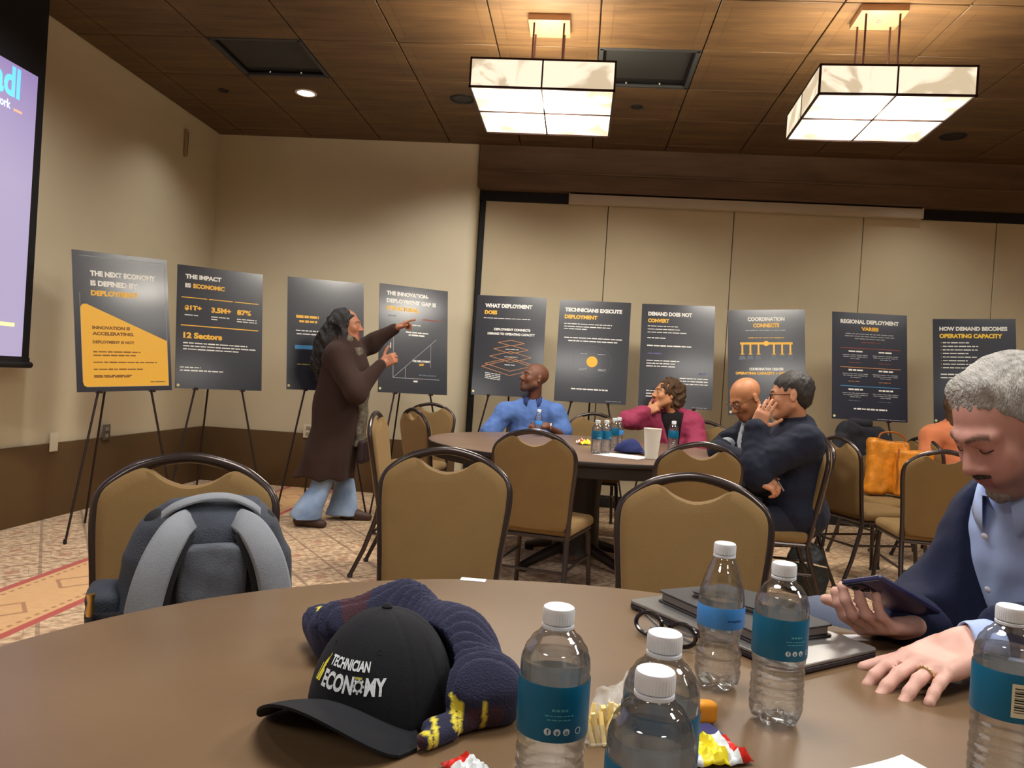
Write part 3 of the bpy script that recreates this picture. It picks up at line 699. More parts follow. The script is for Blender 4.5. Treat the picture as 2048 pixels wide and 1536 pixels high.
# 5
p = Poster('dark poster WHAT DEPLOYMENT DOES with stacked orange diamonds', (-.613, 6.767, 1.449, .004, -.114, -.011))
p.text('WHAT DEPLOYMENT', .12, .80, .08, .122, 'heading', M_pw); p.text('DOES', .12, .30, .15, .19, 'heading_accent', M_py); p.words(.11, .78, .228, h=.006)
p.text('DEPLOYMENT CONNECTS', .27, .79, .325, .35, 'subheading', M_pw); p.text('DEMAND TO OPERATING CAPACITY', .18, .86, .37, .395, 'subheading', M_pw)
for k, (w, c, v) in enumerate(((.19, .53, .47), (.25, .53, .535), (.30, .53, .61), (.36, .53, .685), (.41, .53, .715))):
    hh = .028 + .013 * k; mm = M_pbr
    pts = [(c - w, v), (c, v - hh), (c + w, v), (c, v + hh)]
    for i in range(4): p.line(*pts[i], *pts[(i + 1) % 4], .0045, 'diamonds', mm)
for u0, u1, v in ((.45, .64, .535), (.44, .63, .61), (.45, .60, .69)): p.words(u0, u1, v, h=.006)
for k in range(4): p.words(.18, .40, .775 + k * .017, slope=.08, h=.007)
p.emblem(); p.done()
# 6
p = Poster('dark poster TECHNICIANS EXECUTE DEPLOYMENT with a yellow dot', (.111, 6.704, 1.44, -.014, -.119, -.005))
p.text('TECHNICIANS EXECUTE', .08, .88, .075, .115, 'heading', M_pw); p.text('DEPLOYMENT', .08, .54, .145, .185, 'heading_accent', M_py)
for u1, v in ((.75, .235), (.73, .262), (.40, .285)): p.words(.08, u1, v, h=.008)
p.words(.09, .90, .372, h=.009); p.words(.15, .85, .402, h=.010); p.disc(.50, .60, .047, 'yellow_dot', M_py)
for u, v in ((.38, .525), (.62, .525), (.37, .67), (.37, .683), (.64, .67), (.64, .683)): p.words(u - .05, u + .06, v, 'diagram_labels', M_pg, .007)
for k in range(28):
    a0, a1 = 2 * PI * k / 28, 2 * PI * (k + 1) / 28
    p.line(.5 + .27 * math.cos(a0), .6 + .15 * math.sin(a0), .5 + .27 * math.cos(a1), .6 + .15 * math.sin(a1), .0015, 'orbit', M_psl)
p.words(.23, .74, .872, 'closing_line', M_pw, .013); p.words(.72, .93, .975, 'footer', M_pg, .005); p.done()
# 7
p = Poster('dark poster DEMAND DOES NOT CONVERT with lines of text', (.815, 6.649, 1.44, -.011, -.117, -.015))
p.text('DEMAND DOES NOT', .09, .69, .075, .115, 'heading', M_pw); p.text('CONVERT', .09, .38, .142, .18, 'heading_accent', M_py)
for u1, v in ((.50, .215), (.53, .245), (.62, .275)): p.words(.09, u1, v, h=.007)
p.words(.09, .35, .33, h=.009); p.words(.09, .70, .405, h=.012); p.words(.10, .30, .48, 'purple_text', M_ppu, .014)
for k, u1 in enumerate((.54, .48, .49)): p.words(.09, u1, .55 + k * .027, h=.009)
p.words(.80, .92, .66, 'purple_text', M_ppu, .014)
for k in range(3): p.words(.55, .93, .71 + k * .027, h=.009)
for k in range(3): p.words(.10, .30, .84 + k * .027, h=.009)
p.words(.72, .93, .985, 'footer', M_pg, .005); p.done()
# 8
p = Poster('dark poster COORDINATION CONNECTS with a row of golden columns', (1.532, 6.563, 1.432, -.12, -.119, -.055))
p.text('COORDINATION', .26, .74, .07, .11, 'heading', M_pw); p.text('CONNECTS', .33, .67, .13, .17, 'heading_accent', M_py); p.words(.23, .75, .198, 'subheading', M_pg, .010)
p.words(.27, .73, .268, 'graphic', M_py, .006); p.line(.16, .322, .84, .322, .018, 'graphic', M_py)
for u in (.19, .295, .40, .60, .705, .81): p.line(u, .325, u, .425, .014, 'graphic', M_py); p.line(u - .025, .424, u + .025, .424, .007, 'graphic', M_py)
p.disc(.5, .322, .022, 'graphic', M_py)
for u in (.19, .295, .40, .60, .705, .81): p.shape([(u - .05, .475), (u - .03, .44), (u + .03, .44), (u + .05, .475)], 'plinths', M_psl)
p.text('COORDINATION CREATES', .28, .72, .552, .578, 'subheading_white', M_pw); p.text('OPERATING CAPACITY + GROWTH', .10, .88, .592, .618, 'subheading_yellow', M_py)
p.words(.58, .72, .74, 'purple_text', M_ppu, .014); p.emblem(.035, .97); p.done()
# 9
p = Poster('dark navy poster REGIONAL DEPLOYMENT VARIES with three coloured rules', (2.349, 6.551, 1.446, .076, -.133, -.006), M_board2)
p.text('REGIONAL DEPLOYMENT', .11, .89, .065, .105, 'heading', M_pw); p.text('VARIES', .39, .62, .132, .168, 'heading_accent', M_py)
for a, b, v in ((.18, .82, .20), (.17, .84, .222), (.30, .70, .245)): p.words(a, b, v, 'body_text', M_pg, .008)
p.words(.39, .65, .278, 'red_text', M_pr, .005)
for v, m in ((.335, M_pr), (.515, M_pbr), (.69, M_pb)): p.line(.11, v, .91, v, .005, {M_pr: 'red_rule', M_pbr: 'gold_rule', M_pb: 'blue_rule'}[m], m)
for r, v in enumerate((.365, .54, .72)):
    for c, u in enumerate((.31, .71)):
        p.words(u - .09, u + .10, v, 'row_headings', M_pw, .014)
        for k, w in enumerate((.17, .16, .07)): p.words(u - w, u + w, v + .035 + k * .017, 'body_text', M_pg, .007)
        p.words(u - .09, u + .07, v + .105, ('red_text', 'gold_text', 'blue_text')[r], (M_pr, M_pbr, M_psl)[r], .005)
p.words(.29, .73, .898, 'closing_line', M_pw, .013); p.emblem(.035, .972); p.words(.60, .97, .985, 'footer', M_pg, .005); p.done()
# 10
p = Poster('dark navy poster HOW DEMAND BECOMES OPERATING CAPACITY, rightmost in the row', (3.223, 6.673, 1.46, -.186, -.116, -.042), M_board2)
p.text('HOW DEMAND BECOMES', .08, .90, .075, .115, 'heading', M_pw); p.text('OPERATING CAPACITY', .08, .84, .142, .185, 'heading_accent', mat('print_lemon', srgb(238, 196, 50), .45))
for k, u1 in enumerate((.44, .55, .55, .43, .53, .42, .57, .44)):
    p.words(.12, u1, .228 + k * .034, h=.009); p.line(.095, .228 + k * .034, .105, .228 + k * .034, .005, 'bullets', M_pr if k % 2 else M_py)
p.words(.09, .45, .528, h=.011); p.words(.09, .5, .56, h=.011); p.emblem(); p.done()

# ------------------------------------------------------------------ banquet chairs
M_fab = mat('chair_fabric_tan', srgb(116, 90, 50), .8, sheen=.6, var=.06, vscale=6, bump=.25, bscale=500)
M_cfr = mat('chair_frame_bronze', srgb(58, 48, 46), .3, metal=.55, coat=.3)
M_glide = mat('chair_glide', (.03, .03, .03), .6)
def chair_proto(name, label, group):
    t = thing(name, label, 'chair', group=group)
    yb = lambda z: -.205 - (z - .44) * .16
    out = [(-.155, .470), (-.172, .62), (-.187, .78), (-.183, .848), (-.152, .885), (-.110, .911), (-.086, .909), (-.05, .884), (0, .870), (.05, .884), (.086, .909), (.110, .911), (.152, .885), (.183, .848), (.187, .78), (.172, .62), (.155, .470), (.10, .452), (-.10, .452)]
    sm = [(p[0] * 1.075, p[1] + (.006 if p[1] > .8 else 0)) for p in spline([(a, b, 0) for a, b in out], 3, closed=True)]
    bm = BM(); rings = []; cx, cz = 0, .66
    for s, y in ((.86, .026), (.96, .022), (1.0, .010), (1.0, -.010), (.96, -.020), (.86, -.024)):
        rings.append([bm.verts.new((cx + (x - cx) * s, yb(cz + (z - cz) * s) + y, cz + (z - cz) * (s if s == 1 else s + .02))) for x, z in sm])
    n = len(sm)
    for i in range(5):
        for j in range(n): bm.faces.new((rings[i][j], rings[i][(j + 1) % n], rings[i + 1][(j + 1) % n], rings[i + 1][j]))
    bm.faces.new(rings[0][::-1]); bm.faces.new(rings[-1]); bmesh.ops.recalc_face_normals(bm, faces=bm.faces[:])
    obj('backrest', bm, M_fab, t, 50)
    fp = [(-.172, .40), (-.178, .50), (-.190, .64), (-.205, .78), (-.198, .85), (-.160, .893), (-.10, .928), (0, .948), (.10, .928), (.160, .893), (.198, .85), (.205, .78), (.190, .64), (.178, .50), (.172, .40)]
    path = [(x, yb(z), z) for x, z, _ in spline([(a, b, 0) for a, b in fp], 5)]
    bm = BM(); tube(bm, path, .0142, 10, ry=.0125); obj('back_frame', bm, M_cfr, t)
    # seat: padded, wider at the front
    s = Sdf(); base = bx((0, .01, .452), (.212, .215, .032), .03)
    def seat(P):
        Q = P.copy(); k = 1 - .10 * (0.2 - P[:, 1]) / .4; Q[:, 0] = P[:, 0] / k
        return base(Q)
    s.u(seat, 0).u(el((0, .01, .475), (.19, .19, .022)), .03)
    obj('seat', mesh_sdf(s, (-.26, -.26, .39), (.26, .27, .53), .009), M_fab, t, 180)
    bm = BM()
    for a, b in (((-.19, .20, .412), (.19, .20, .412)), ((-.17, -.19, .412), (.17, -.19, .412)), ((-.19, .20, .412), (-.17, -.19, .412)), ((.19, .20, .412), (.17, -.19, .412))): tube(bm, [a, b], .011, 8)
    obj('seat_frame', bm, M_cfr, t)
    for sg in (-1, 1):
        bm = BM(); tube(bm, [(sg * .185, .165, .415), (sg * .19, .185, .37), (sg * .198, .20, .20), (sg * .205, .215, .012)], [.014, .014, .013, .012], 10); l = obj('leg', bm, M_cfr, t)
        bm = BM(); lathe(bm, [(.015, 0), (.016, .012), (.014, .02)], 10); g = obj('glide', bm, M_glide, l); g.location = (sg * .205, .215, 0)
        bm = BM(); tube(bm, [(sg * .172, -.199, .41), (sg * .176, -.215, .33), (sg * .184, -.27, .16), (sg * .192, -.335, .012)], [.014, .014, .013, .012], 10); l = obj('leg', bm, M_cfr, t)
        bm = BM(); lathe(bm, [(.015, 0), (.016, .012), (.014, .02)], 10); g = obj('glide', bm, M_glide, l); g.location = (sg * .192, -.335, 0)
        bm = BM(); tube(bm, [(sg * .195, .195, .26), (sg * .18, -.235, .26)], .008, 8); obj('stretcher', bm, M_cfr, t)
    bm = BM(); tube(bm, [(-.18, -.24, .25), (.18, -.24, .25)], .008, 8); obj('stretcher', bm, M_cfr, t)
    return t
CH = chair_proto('banquet_chair', 'x', 'tan banquet chairs')
# (x, y of the seat centre, facing angle measured from +Y, label)
def facing(deg): return math.radians(deg)
cl = U(385, 897, 1.86); cm = U(897, 893, 2.50); cr_ = U(1393, 937, 2.24)
def backpos(p, ang):
    """seat centre for a chair whose top rail is at p and which faces ang"""
    a = math.radians(ang); d = np.array([-math.sin(a), math.cos(a)]); return p[:2] + d * .285
CHAIRS = [
 (backpos(cl, 197), 197, 'tan banquet chair at the near table holding the grey backpack'),
 (backpos(cm, 181), 181, 'empty tan banquet chair in the middle of the near table, its whole back in view'),
 (backpos(cr_, 170), 170, 'empty tan banquet chair behind the two standing water bottles'),
 (backpos(U(1070, 848, 3.75), -14), -14, 'tan banquet chair seen from behind, at the near rim of the far round table'),
 (backpos(U(1404, 883, 3.65), 12), 12, 'tan banquet chair pushed in under the far table beside the white paper cup'),
 ((-.87, 4.47), -88, 'tan banquet chair seen edge-on just right of the standing person'),
 ((-.86, 5.34), -52, 'tan banquet chair turned at the left rim of the far table'),
 ((-1.22, 6.05), 172, 'tan banquet chair against the pale wall, below the graph poster'),
 (backpos(U(1190, 820, 6.55), 180), 180, 'empty tan banquet chair under the yellow dot poster'),
 (backpos(U(1075, 850, 6.55), 180), 180, 'tan banquet chair under the person in the blue polo shirt'),
 (backpos(U(1410, 835, 6.35), 165), 165, 'tan banquet chair under the person in the maroon jacket'),
 ((1.28, 5.06), 106, 'tan banquet chair under the bald person'),
 (backpos(U(1650, 872, 4.30), 84), 84, 'tan banquet chair under the person with the pen'),
 (backpos(U(1676, 866, 5.22), -70), -70, 'tan banquet chair seen from its side, in front of the orange bag'),
 (backpos(U(1722, 866, 6.16), 200), 200, 'tan banquet chair carrying the orange leather bag, a dark jacket over its back'),
 (backpos(U(1895, 890, 4.40), -6), -6, 'tan banquet chair with its back to us, left of the grey-haired person'),
 ((float(U(1905, 990, 6.10)[0]), 6.10), -75, 'tan banquet chair under the person in the orange top'),
 ((.93, 1.36), 118, 'tan banquet chair under the grey-haired person with the phone'),
]
CHO = []
for i, (p, a, lab) in enumerate(CHAIRS):
    c = CH if i == 0 else copy_tree(CH); c.scale = (1, 1, .967); c.location = (p[0], p[1], 0); c.rotation_euler = (0, 0, facing(a)); c['label'] = lab; CHO.append(c)

# ------------------------------------------------------------------ round tables
def table_top_mat(name, c1, c2):
    m = mat(name, c1, .42, var=.35, vscale=2.5, col2=c2, bump=.02, bscale=90, coat=.12); return m
def round_table(name, label, c, r, top, apron=False):
    t = thing(name, label, 'table', (c[0], c[1], 0))
    bm = BM(); lathe(bm, [(r - .012, TT - .03), (r - .002, TT - .026), (r, TT - .012), (r - .003, TT - .003), (r - .014, TT)], 128); obj('tabletop', bm, top, t)
    bm = BM(); lathe(bm, [(r - .01, TT - .031), (r + .0035, TT - .027), (r + .005, TT - .014), (r + .002, TT - .005), (r - .004, TT - .004), (r - .004, TT - .029)], 128, cap0=False, cap1=False); obj('edge_band', bm, M_rim, t)
    bm = BM(); lathe(bm, [(r - .03, TT - .095), (r - .016, TT - .092), (r - .016, TT - .031)], 96, cap0=False, cap1=False); lathe(bm, [(r - .03, TT - .095), (r - .032, TT - .031)], 96, cap0=False, cap1=False); obj('apron', bm, M_rim, t)
    bm = BM(); lathe(bm, [(.16, .08), (.15, .12), (.14, .4), (.15, .62), (.30, .70), (.32, .729)], 24); obj('column', bm, M_rim, t)
    for k in range(4):
        a = PI / 4 + k * PI / 2; bm = BM(); d = (math.cos(a), math.sin(a))
        tube(bm, [(d[0] * .04, d[1] * .04, .14), (d[0] * .25, d[1] * .25, .09), (d[0] * .46, d[1] * .46, .03)], [.04, .034, .024], 10); l = obj('leg', bm, M_rim, t)
        bm = BM(); lathe(bm, [(.03, 0), (.03, .02)], 12); f = obj('foot', bm, M_black, l); f.location = (d[0] * .44, d[1] * .44, 0)
    return t
M_rim = mat('table_rim_dark', srgb(32, 22, 18), .45)
M_top1 = table_top_mat('table_laminate', srgb(104, 81, 58), srgb(119, 95, 69)); M_top2 = table_top_mat('table_laminate_far', srgb(108, 84, 68), srgb(120, 96, 80))
NT = (.03, .755, .82); FT = (.05, 5.06, .985)
round_table('round_table', 'large brown round table in the foreground with the cap and bottles', NT, NT[2], M_top1)
round_table('round_table', 'brown round table in the middle of the room with people around it', FT, FT[2], M_top2)
# ------------------------------------------------------------------ people
def frame_from(fwd, up=(0, 0, 1), roll=0.0):
    """columns: left(+x of the person), back(+y), up; the person faces local -y"""
    f = nrm(fwd); u = A3(up); u = u - f * (u @ f); u = u / np.linalg.norm(u); l = np.cross(u, f)      # left = up x fwd
    if roll: u2 = u * math.cos(roll) + l * math.sin(roll); l = np.cross(u2, f); u = u2
    return np.stack([l, -f, u], 1)
def head_sdf(nose=1.0, wide=1.0, ear=True, chin=1.0):
    s = Sdf()
    s.u(el((0, .018, .042), (.076 * wide, .098, .084)), 0)
    s.u(el((0, -.022, -.025), (.061 * wide, .070, .082)), .04)
    s.u(el((0, -.066, -.098), (.026 * wide, .024 * chin, .020)), .035)
    for g in (-1, 1):
        s.u(rc((g * .056 * wide, .010, -.050), (g * .018, -.062, -.102), .018, .014), .035)
        s.u(el((g * .043 * wide, -.062, -.022), (.019, .018, .020)), .025)
        s.u(rc((g * .010, -.088, .028), (g * .044, -.072, .024), .009, .007), .018)
        s.sub(el((g * .031, -.098, .008), (.019, .014, .013)), .014)
        s.u(el((g * .031, -.077, .006), (.014, .0125, .0125)), .004)
    s.u(rc((0, -.090, .018), (0, -.108 * (1 + .02 * nose), -.026), .007, .0115 * nose), .012)
    s.u(el((0, -.112, -.030), (.012 * nose, .012, .010)), .006)
    for g in (-1, 1): s.u(el((g * .012 * nose, -.101, -.034), (.009, .011, .008)), .006)
    s.u(rc((-.016, -.090, -.061), (.016, -.090, -.061), .006), .010)
    s.u(rc((-.013, -.089, -.072), (.013, -.089, -.072), .0075), .008)
    s.sub(bx((0, -.104, -.0665), (.022, .010, .0012), .0005), .003)
    if ear:
        for g in (-1, 1):
            s.u(el((g * .079 * wide, .018, -.002), (.009, .019, .031), Euler((-.15, 0, g * .35)).to_matrix()), .008)
            s.sub(el((g * .088 * wide, .015, .002), (.006, .010, .018)), .005)
    return s
def face_color(skin, lip=None, beard=None, beard_fn=None, brow=None):
    skin = np.array(skin); lip = skin * np.array([.85, .62, .60]) if lip is None else np.array(lip)
    def f(Q):                                       # Q in head space
        c = np.tile(skin, (len(Q), 1)).astype(float)
        if beard is not None:
            w = np.clip(beard_fn(Q), 0, 1)[:, None]; c = c * (1 - w) + np.array(beard) * w
        m = (np.abs(Q[:, 0]) < .024) & (Q[:, 1] < -.078) & (Q[:, 2] < -.054) & (Q[:, 2] > -.080); c[m] = lip
        if brow is not None:
            ax = np.abs(Q[:, 0]); zc = .027 + .004 * np.sin((ax - .012) / .036 * PI)
            w = np.clip(1.6 - np.abs(Q[:, 2] - zc) / .0045, 0, 1) * ((ax > .010) & (ax < .050) & (Q[:, 1] < -.05)); w = w[:, None] * .9
            c = c * (1 - w) + np.array(brow) * w
        return c
    return f
def hand_prims(s, wr, d, up, side, curl=(.3,) * 5, spread=.06, thumb=(.75, .5, -.15), k=1.0, tc=.35):
    """wr wrist point, d pointing direction, up back-of-hand normal, side=+1 left hand"""
    d = nrm(d); u = A3(up); u = u - d * (u @ d); u /= np.linalg.norm(u); r = np.cross(d, u) * side      # thumb side
    wr = A3(wr); L = lambda x, y, z: wr + (r * x + d * y + u * z) * k
    R = np.stack([r, d, u], 1)
    s.u(bx(L(.001, .048, -.002), (.040 * k, .047 * k, .0125 * k), .011 * k, R), .012)
    s.u(rc(L(0, -.02, 0), L(0, .015, 0), .024 * k, .026 * k), .018); s.u(rc(L(.022, .018, -.008), L(.030, .045, -.008), .014 * k, .012 * k), .012)
    s.u(rc(L(-.026, .02, -.008), L(-.028, .07, -.006), .012 * k, .010 * k), .010)
    tips = []
    for i, (x, ln, ra) in enumerate(((.030, .074, .0095), (.010, .083, .0098), (-.011, .077, .0094), (-.030, .060, .0082))):
        p = L(x, .088 - abs(x - .005) * .12, -.002); a = 0; cv = curl[i + 1] if not isinstance(curl[i + 1], (tuple, list)) else 0
        cs = curl[i + 1] if isinstance(curl[i + 1], (tuple, list)) else (cv, cv * 1.1, cv * .8)
        sp = (x / .03) * spread; rr = ra * k
        for j, fr in enumerate((.48, .30, .24)):
            a += cs[j]; v = (d * math.cos(a) * math.cos(sp) + r * math.sin(sp) * math.cos(a) - u * math.sin(a))
            q = p + v * ln * fr * k; s.u(rc(p, q, rr, rr * .93), .006 if j == 0 else .002); s.u(rc(q, q + v * .0001, rr * .98), .003); p = q; rr *= .92
        tips.append(p)
    t = nrm(r * thumb[0] + d * thumb[1] + u * thumb[2]); p = L(.026, .022, -.008); rr = .0125 * k; rot = 0
    for j, ln in enumerate((.042, .032, .027)):
        t2 = nrm(t + d * tc * j); q = p + t2 * ln * k; s.u(rc(p, q, rr, rr * .9), .010 if j == 0 else .003); p = q; rr *= .9
    tips.append(p); return tips
def torso_frame(J):
    up = nrm(J['neck'] - J['pel']); l = nrm(J['shL'] - J['shR']); l = nrm(l - up * (l @ up)); f = np.cross(l, up); f = -np.cross(up, l)
    return np.stack([l, -np.cross(l, up), up], 1)       # columns left, back, up
def torso(s, J, o=0.0, sz=(1, 1, 1), k=.05, low=True):
    R = torso_frame(J); a, b = J['pel'], J['neck']; Lh = np.linalg.norm(b - a); at = lambda t, y=0: a + (b - a) * t + R[:, 1] * y
    sx, sy, bl = sz
    s.u(el(at(.70, .005), (.160 * sx + o, .112 * sy + o, .17 + o), R), 0)
    s.u(el(at(.38, -.012), (.150 * bl + o, .122 * bl + o, .17 + o), R), k)
    if low: s.u(el(at(.06, .0), (.170 * bl + o, .135 * bl + o, .12 + o), R), k)
    s.u(rc(J['shL'], J['shR'], .058 + o), k)
    for g in ('shL', 'shR'): s.u(rc(J[g], b + (J[g] - b) * .15 - R[:, 2] * .0, .055 + o, .050 + o), k)
def arm(s, J, g, o=0.0, r=(.052, .042, .036, .028), k=.03, to=1.0):
    sh, e, w = J['sh' + g], J['el' + g], J['wr' + g]; w = e + (w - e) * to
    s.u(rc(sh, e, r[0] + o, r[1] + o), k); s.u(rc(e, w, r[2] + o, r[3] + o), k)
def leg(s, J, g, o=0.0, r=(.082, .058, .052, .038), k=.04):
    if 'kn' + g not in J: return
    s.u(rc(J['hip' + g], J['kn' + g], r[0] + o, r[1] + o), k); s.u(rc(J['kn' + g], J['an' + g], r[2] + o, r[3] + o), k)
def bounds(pts, m=.16):
    P = np.array(pts); return P.min(0) - m, P.max(0) + m
def skin_mat(): return mat('skin', (.5, .3, .2), .5, attr=True, var=.05, vscale=30, bump=.05, bscale=300, sss=.12)
M_skin = skin_mat()
def cloth(name, c, rough=.85, sheen=.25, bump=.25, bscale=700): return mat(name, c, rough, sheen=sheen, bump=bump, bscale=bscale, var=.06, vscale=5, spec=.25)
def shoes(J, t, m, dirv, h=.008):
    for g in 'LR':
        a = J['an' + g]; d = nrm(dirv if not isinstance(dirv, dict) else dirv[g]); s = Sdf(); z0 = J.get('fz', 0.0)
        s.u(rc((a[0] - d[0] * .03, a[1] - d[1] * .03, z0 + .042), (a[0] + d[0] * .07, a[1] + d[1] * .07, z0 + .040), .040, .038), 0)
        s.u(rc((a[0] + d[0] * .06, a[1] + d[1] * .06, z0 + .034), (a[0] + d[0] * .15, a[1] + d[1] * .15, z0 + .028), .038, .030), .03)
        s.u(rc((a[0] - d[0] * .015, a[1] - d[1] * .015, z0 + .04), (a[0] - d[0] * .01, a[1] - d[1] * .01, z0 + .10), .042, .040), .03)
        s.inter(lambda P: z0 + .004 - P[:, 2])
        lo, hi = bounds([(a[0], a[1], z0)], .22); lo[2] = z0 - .02; hi[2] = z0 + .18
        obj('shoe', mesh_sdf(s, lo, hi, h), m, t, 180, world=True)
def eyes(t, c, R, iris=(.06, .03, .02), only=(-1, 1)):
    for g in only:
        p = A3(c) + R @ np.array([g * .031, -.0782, .007]); bm = BM(); bmesh.ops.create_uvsphere(bm, u_segments=16, v_segments=10, radius=.0105)
        bm.transform(Matrix.Translation(p)); e = obj('eye', bm, mat('eye_white', (.45, .40, .36), .3), t, world=True)
        q = A3(c) + R @ np.array([g * .031, -.0866, .0065]); bm = BM(); bmesh.ops.create_uvsphere(bm, u_segments=14, v_segments=8, radius=.0046)
        bm.transform(Matrix.Translation(q)); obj('iris', bm, mat('iris_dark', iris, .15), t, world=True)
def hair_sdf(kind, seed=1):
    s = Sdf()
    if kind == 'short':
        s.u(el((0, .022, .050), (.083, .104, .088)), 0)
        s.u(el((0, .060, .0), (.070, .055, .075)), .03)
        s.inter(lambda P: -(P[:, 2] + P[:, 1] * 1.05 + .010) * .7, .004)
        for g in (-1, 1): s.sub(el((g * .085, .0, -.015), (.022, .028, .040)), .006)
    return s
def build_head(t, body, c, R, kw, col):
    f = head_sdf(**kw); body.u(xf(f, c, R), .018); return f

def lift(J):                                         # forearms lie on the far table, not in it
    for k in ('elL', 'elR', 'wrL', 'wrR'):
        if math.hypot(J[k][0] - FT[0], J[k][1] - FT[1]) < FT[2] + .06: J[k][2] = max(J[k][2], TT + (.085 if k[0] == 'e' else .06))
def person(label, loc, group=None): return thing('person', label, 'person', loc, group=group)
def mix_color(parts, base):
    """parts: list of (centre, R, radius, fn head colour)"""
    def f(V):
        c = np.tile(np.array(base, float), (len(V), 1))
        for ctr, R, rad, fn in parts:
            Q = (V - ctr) @ R; m = np.linalg.norm(Q * np.array([1, 1, .75]), axis=1) < rad; c[m] = fn(Q[m])
        return c
    return f

def seated(label, J, face, up, skin, opts):
    """generic seated person. J joints, face direction of the head"""
    t = person(label, (float(J['pel'][0]), float(J['pel'][1]), 0))
    R = frame_from(face, up); hc = J['head']
    h = opts.get('h', .0075)
    body = Sdf(); torso(body, J, -.014, opts.get('sz', (1, 1, 1)))
    for g in 'LR': arm(body, J, g, -.006); leg(body, J, g, -.012)
    nb = J['neck']; back = torso_frame(J)[:, 1]
    body.u(rc(nb + back * .0 - (nb - hc) * .0, hc + R @ np.array([0, .028, -.055]), .054, .050), .03)
    body.u(xf(head_sdf(**opts.get('head', {})), hc, R), .02)
    for g in 'LR':
        if 'hand' + g in opts: hand_prims(body, J['wr' + g], *opts['hand' + g][:2], 1 if g == 'L' else -1, **(opts['hand' + g][2] if len(opts['hand' + g]) > 2 else {}))
    pts = [v for k, v in J.items() if hasattr(v, '__len__') and len(v) == 3]
    lo, hi = bounds(pts, .20)
    col = mix_color([(hc, R, .145, face_color(skin, **opts.get('fc', {})))], skin)
    obj('body', mesh_sdf(body, lo, hi, h, col), M_skin, t, 180, world=True)
    # trousers
    if 'knL' in J:
        s = Sdf(); R2 = torso_frame(J); s.u(el(J['pel'], (.178, .142, .11), R2), 0)
        for g in 'LR': leg(s, J, g, .008)
        s.disp(wave(5, .003, 40)); obj('trousers', mesh_sdf(s, lo, hi, .011), opts['trouser'], t, 180, world=True)
        shoes(J, t, opts.get('shoe', M_shoe), opts['shoe_dir'])
    return t, R, lo, hi
M_shoe = mat('shoe_leather_dark', srgb(40, 30, 28), .4)
def garment(t, name, J, lo, hi, m, o=.008, sz=(1, 1, 1), to=(1, 1), ar=(.054, .046, .042, .034), cut=None, extra=None, wr=.006, h=.0085, low=True, fr=34, neckcut=True):
    s = Sdf(); torso(s, J, o, sz, low=low)
    for i, g in enumerate('LR'): arm(s, J, g, o, ar, to=to[i])
    if extra: extra(s)
    s.disp(wave(11 + int(wr * 1e4), wr * .6, fr)); s.disp(wave(3, wr * .35, fr * 2.3))
    if cut: cut(s)
    return obj(name, mesh_sdf(s, lo, hi, h), m, t, 180, world=True)

# --- standing person pointing at the graph poster
SK1 = srgb(170, 112, 82)
Yw = 5.70
J = dict(head=U(694, 652, Yw), neck=U(683, 700, Yw + .02), pel=U(682, 852, Yw), shR=U(672, 716, Yw - .16), shL=U(692, 712, Yw + .18),
         elR=U(712, 786, Yw - .26), wrR=U(764, 727, Yw - .10), elL=U(742, 688, Yw + .22), wrL=U(791, 657, Yw + .20),
         hipL=U(685, 862, Yw + .09), hipR=U(678, 862, Yw - .08), knL=U(682, 940, Yw + .14), knR=U(655, 945, Yw - .07), anL=U(683, 1013, 5.90), anR=U(612, 1025, 5.52))
t = person('standing person in a long brown coat and pale jeans, pointing at a poster', (float(J['pel'][0]), float(J['pel'][1]), 0))
R = frame_from((1, .12, .05)); hc = J['head']; body = Sdf()
torso(body, J, -.02)
for g in 'LR': arm(body, J, g, -.014); leg(body, J, g, -.014)
body.u(rc(J['neck'], hc + R @ np.array([0, .028, -.055]), .048, .045), .03); body.u(xf(head_sdf(wide=.95), hc, R), .02)
hand_prims(body, J['wrL'] + 0, (.85, .1, .62), (-.4, -.2, 1), 1, curl=(.3, .15, 1.0, 1.2, 1.2), k=1.05)
hand_prims(body, J['wrR'] + 0, (.80, .1, .45), (.0, -1, .1), -1, curl=(.3, .9, 1.0, 1.1, 1.1), k=1.05)
body.u(rc(J['wrL'] - nrm(J['wrL'] - J['elL']) * .02, J['wrL'], .024), .01)
lo, hi = bounds([v for v in J.values()], .2); lo[2] = .0
obj('body', mesh_sdf(body, lo, hi, .008, mix_color([(hc, R, .145, face_color(SK1, lip=srgb(140, 60, 60), brow=srgb(40, 25, 20)))], SK1)), M_skin, t, 180, world=True)
eyes(t, hc, R)
M_coat = cloth('coat_brown_wool', srgb(54, 38, 32), .9, .3, .35, 400)
px = lambda a, z, y=Yw: float(U(a, 800, y)[0])
s = Sdf(); R2 = torso_frame(J)
s.u(loft([(.35, px(660, 0), Yw - .03, .205, .225), (.50, px(668, 0), Yw - .03, .192, .215), (.72, px(679, 0), Yw - .01, .190, .195), (.95, px(681, 0), Yw, .188, .18), (1.18, px(686, 0), Yw, .175, .18), (1.30, px(684, 0), Yw + .01, .145, .19), (1.40, px(683, 0), Yw + .01, .085, .13)], 2.2), 0)
s.u(rc(J['shL'], J['shR'], .075), .07)
arm(s, J, 'R', 0, (.088, .076, .072, .046), .05, .93); arm(s, J, 'L', 0, (.082, .070, .066, .044), .05, .95)
for k_, a_ in enumerate(np.linspace(-.12, .12, 4)): pass
s.disp(wave(21, .007, 18)); s.disp(lambda P: .006 * np.sin(P[:, 0] * 38 + P[:, 1] * 20 + 1.5 * np.sin(P[:, 2] * 5)) * np.clip((1.0 - P[:, 2]) * 1.6, 0, 1))
obj('coat', mesh_sdf(s, lo, hi, .010), M_coat, t, 180, world=True)
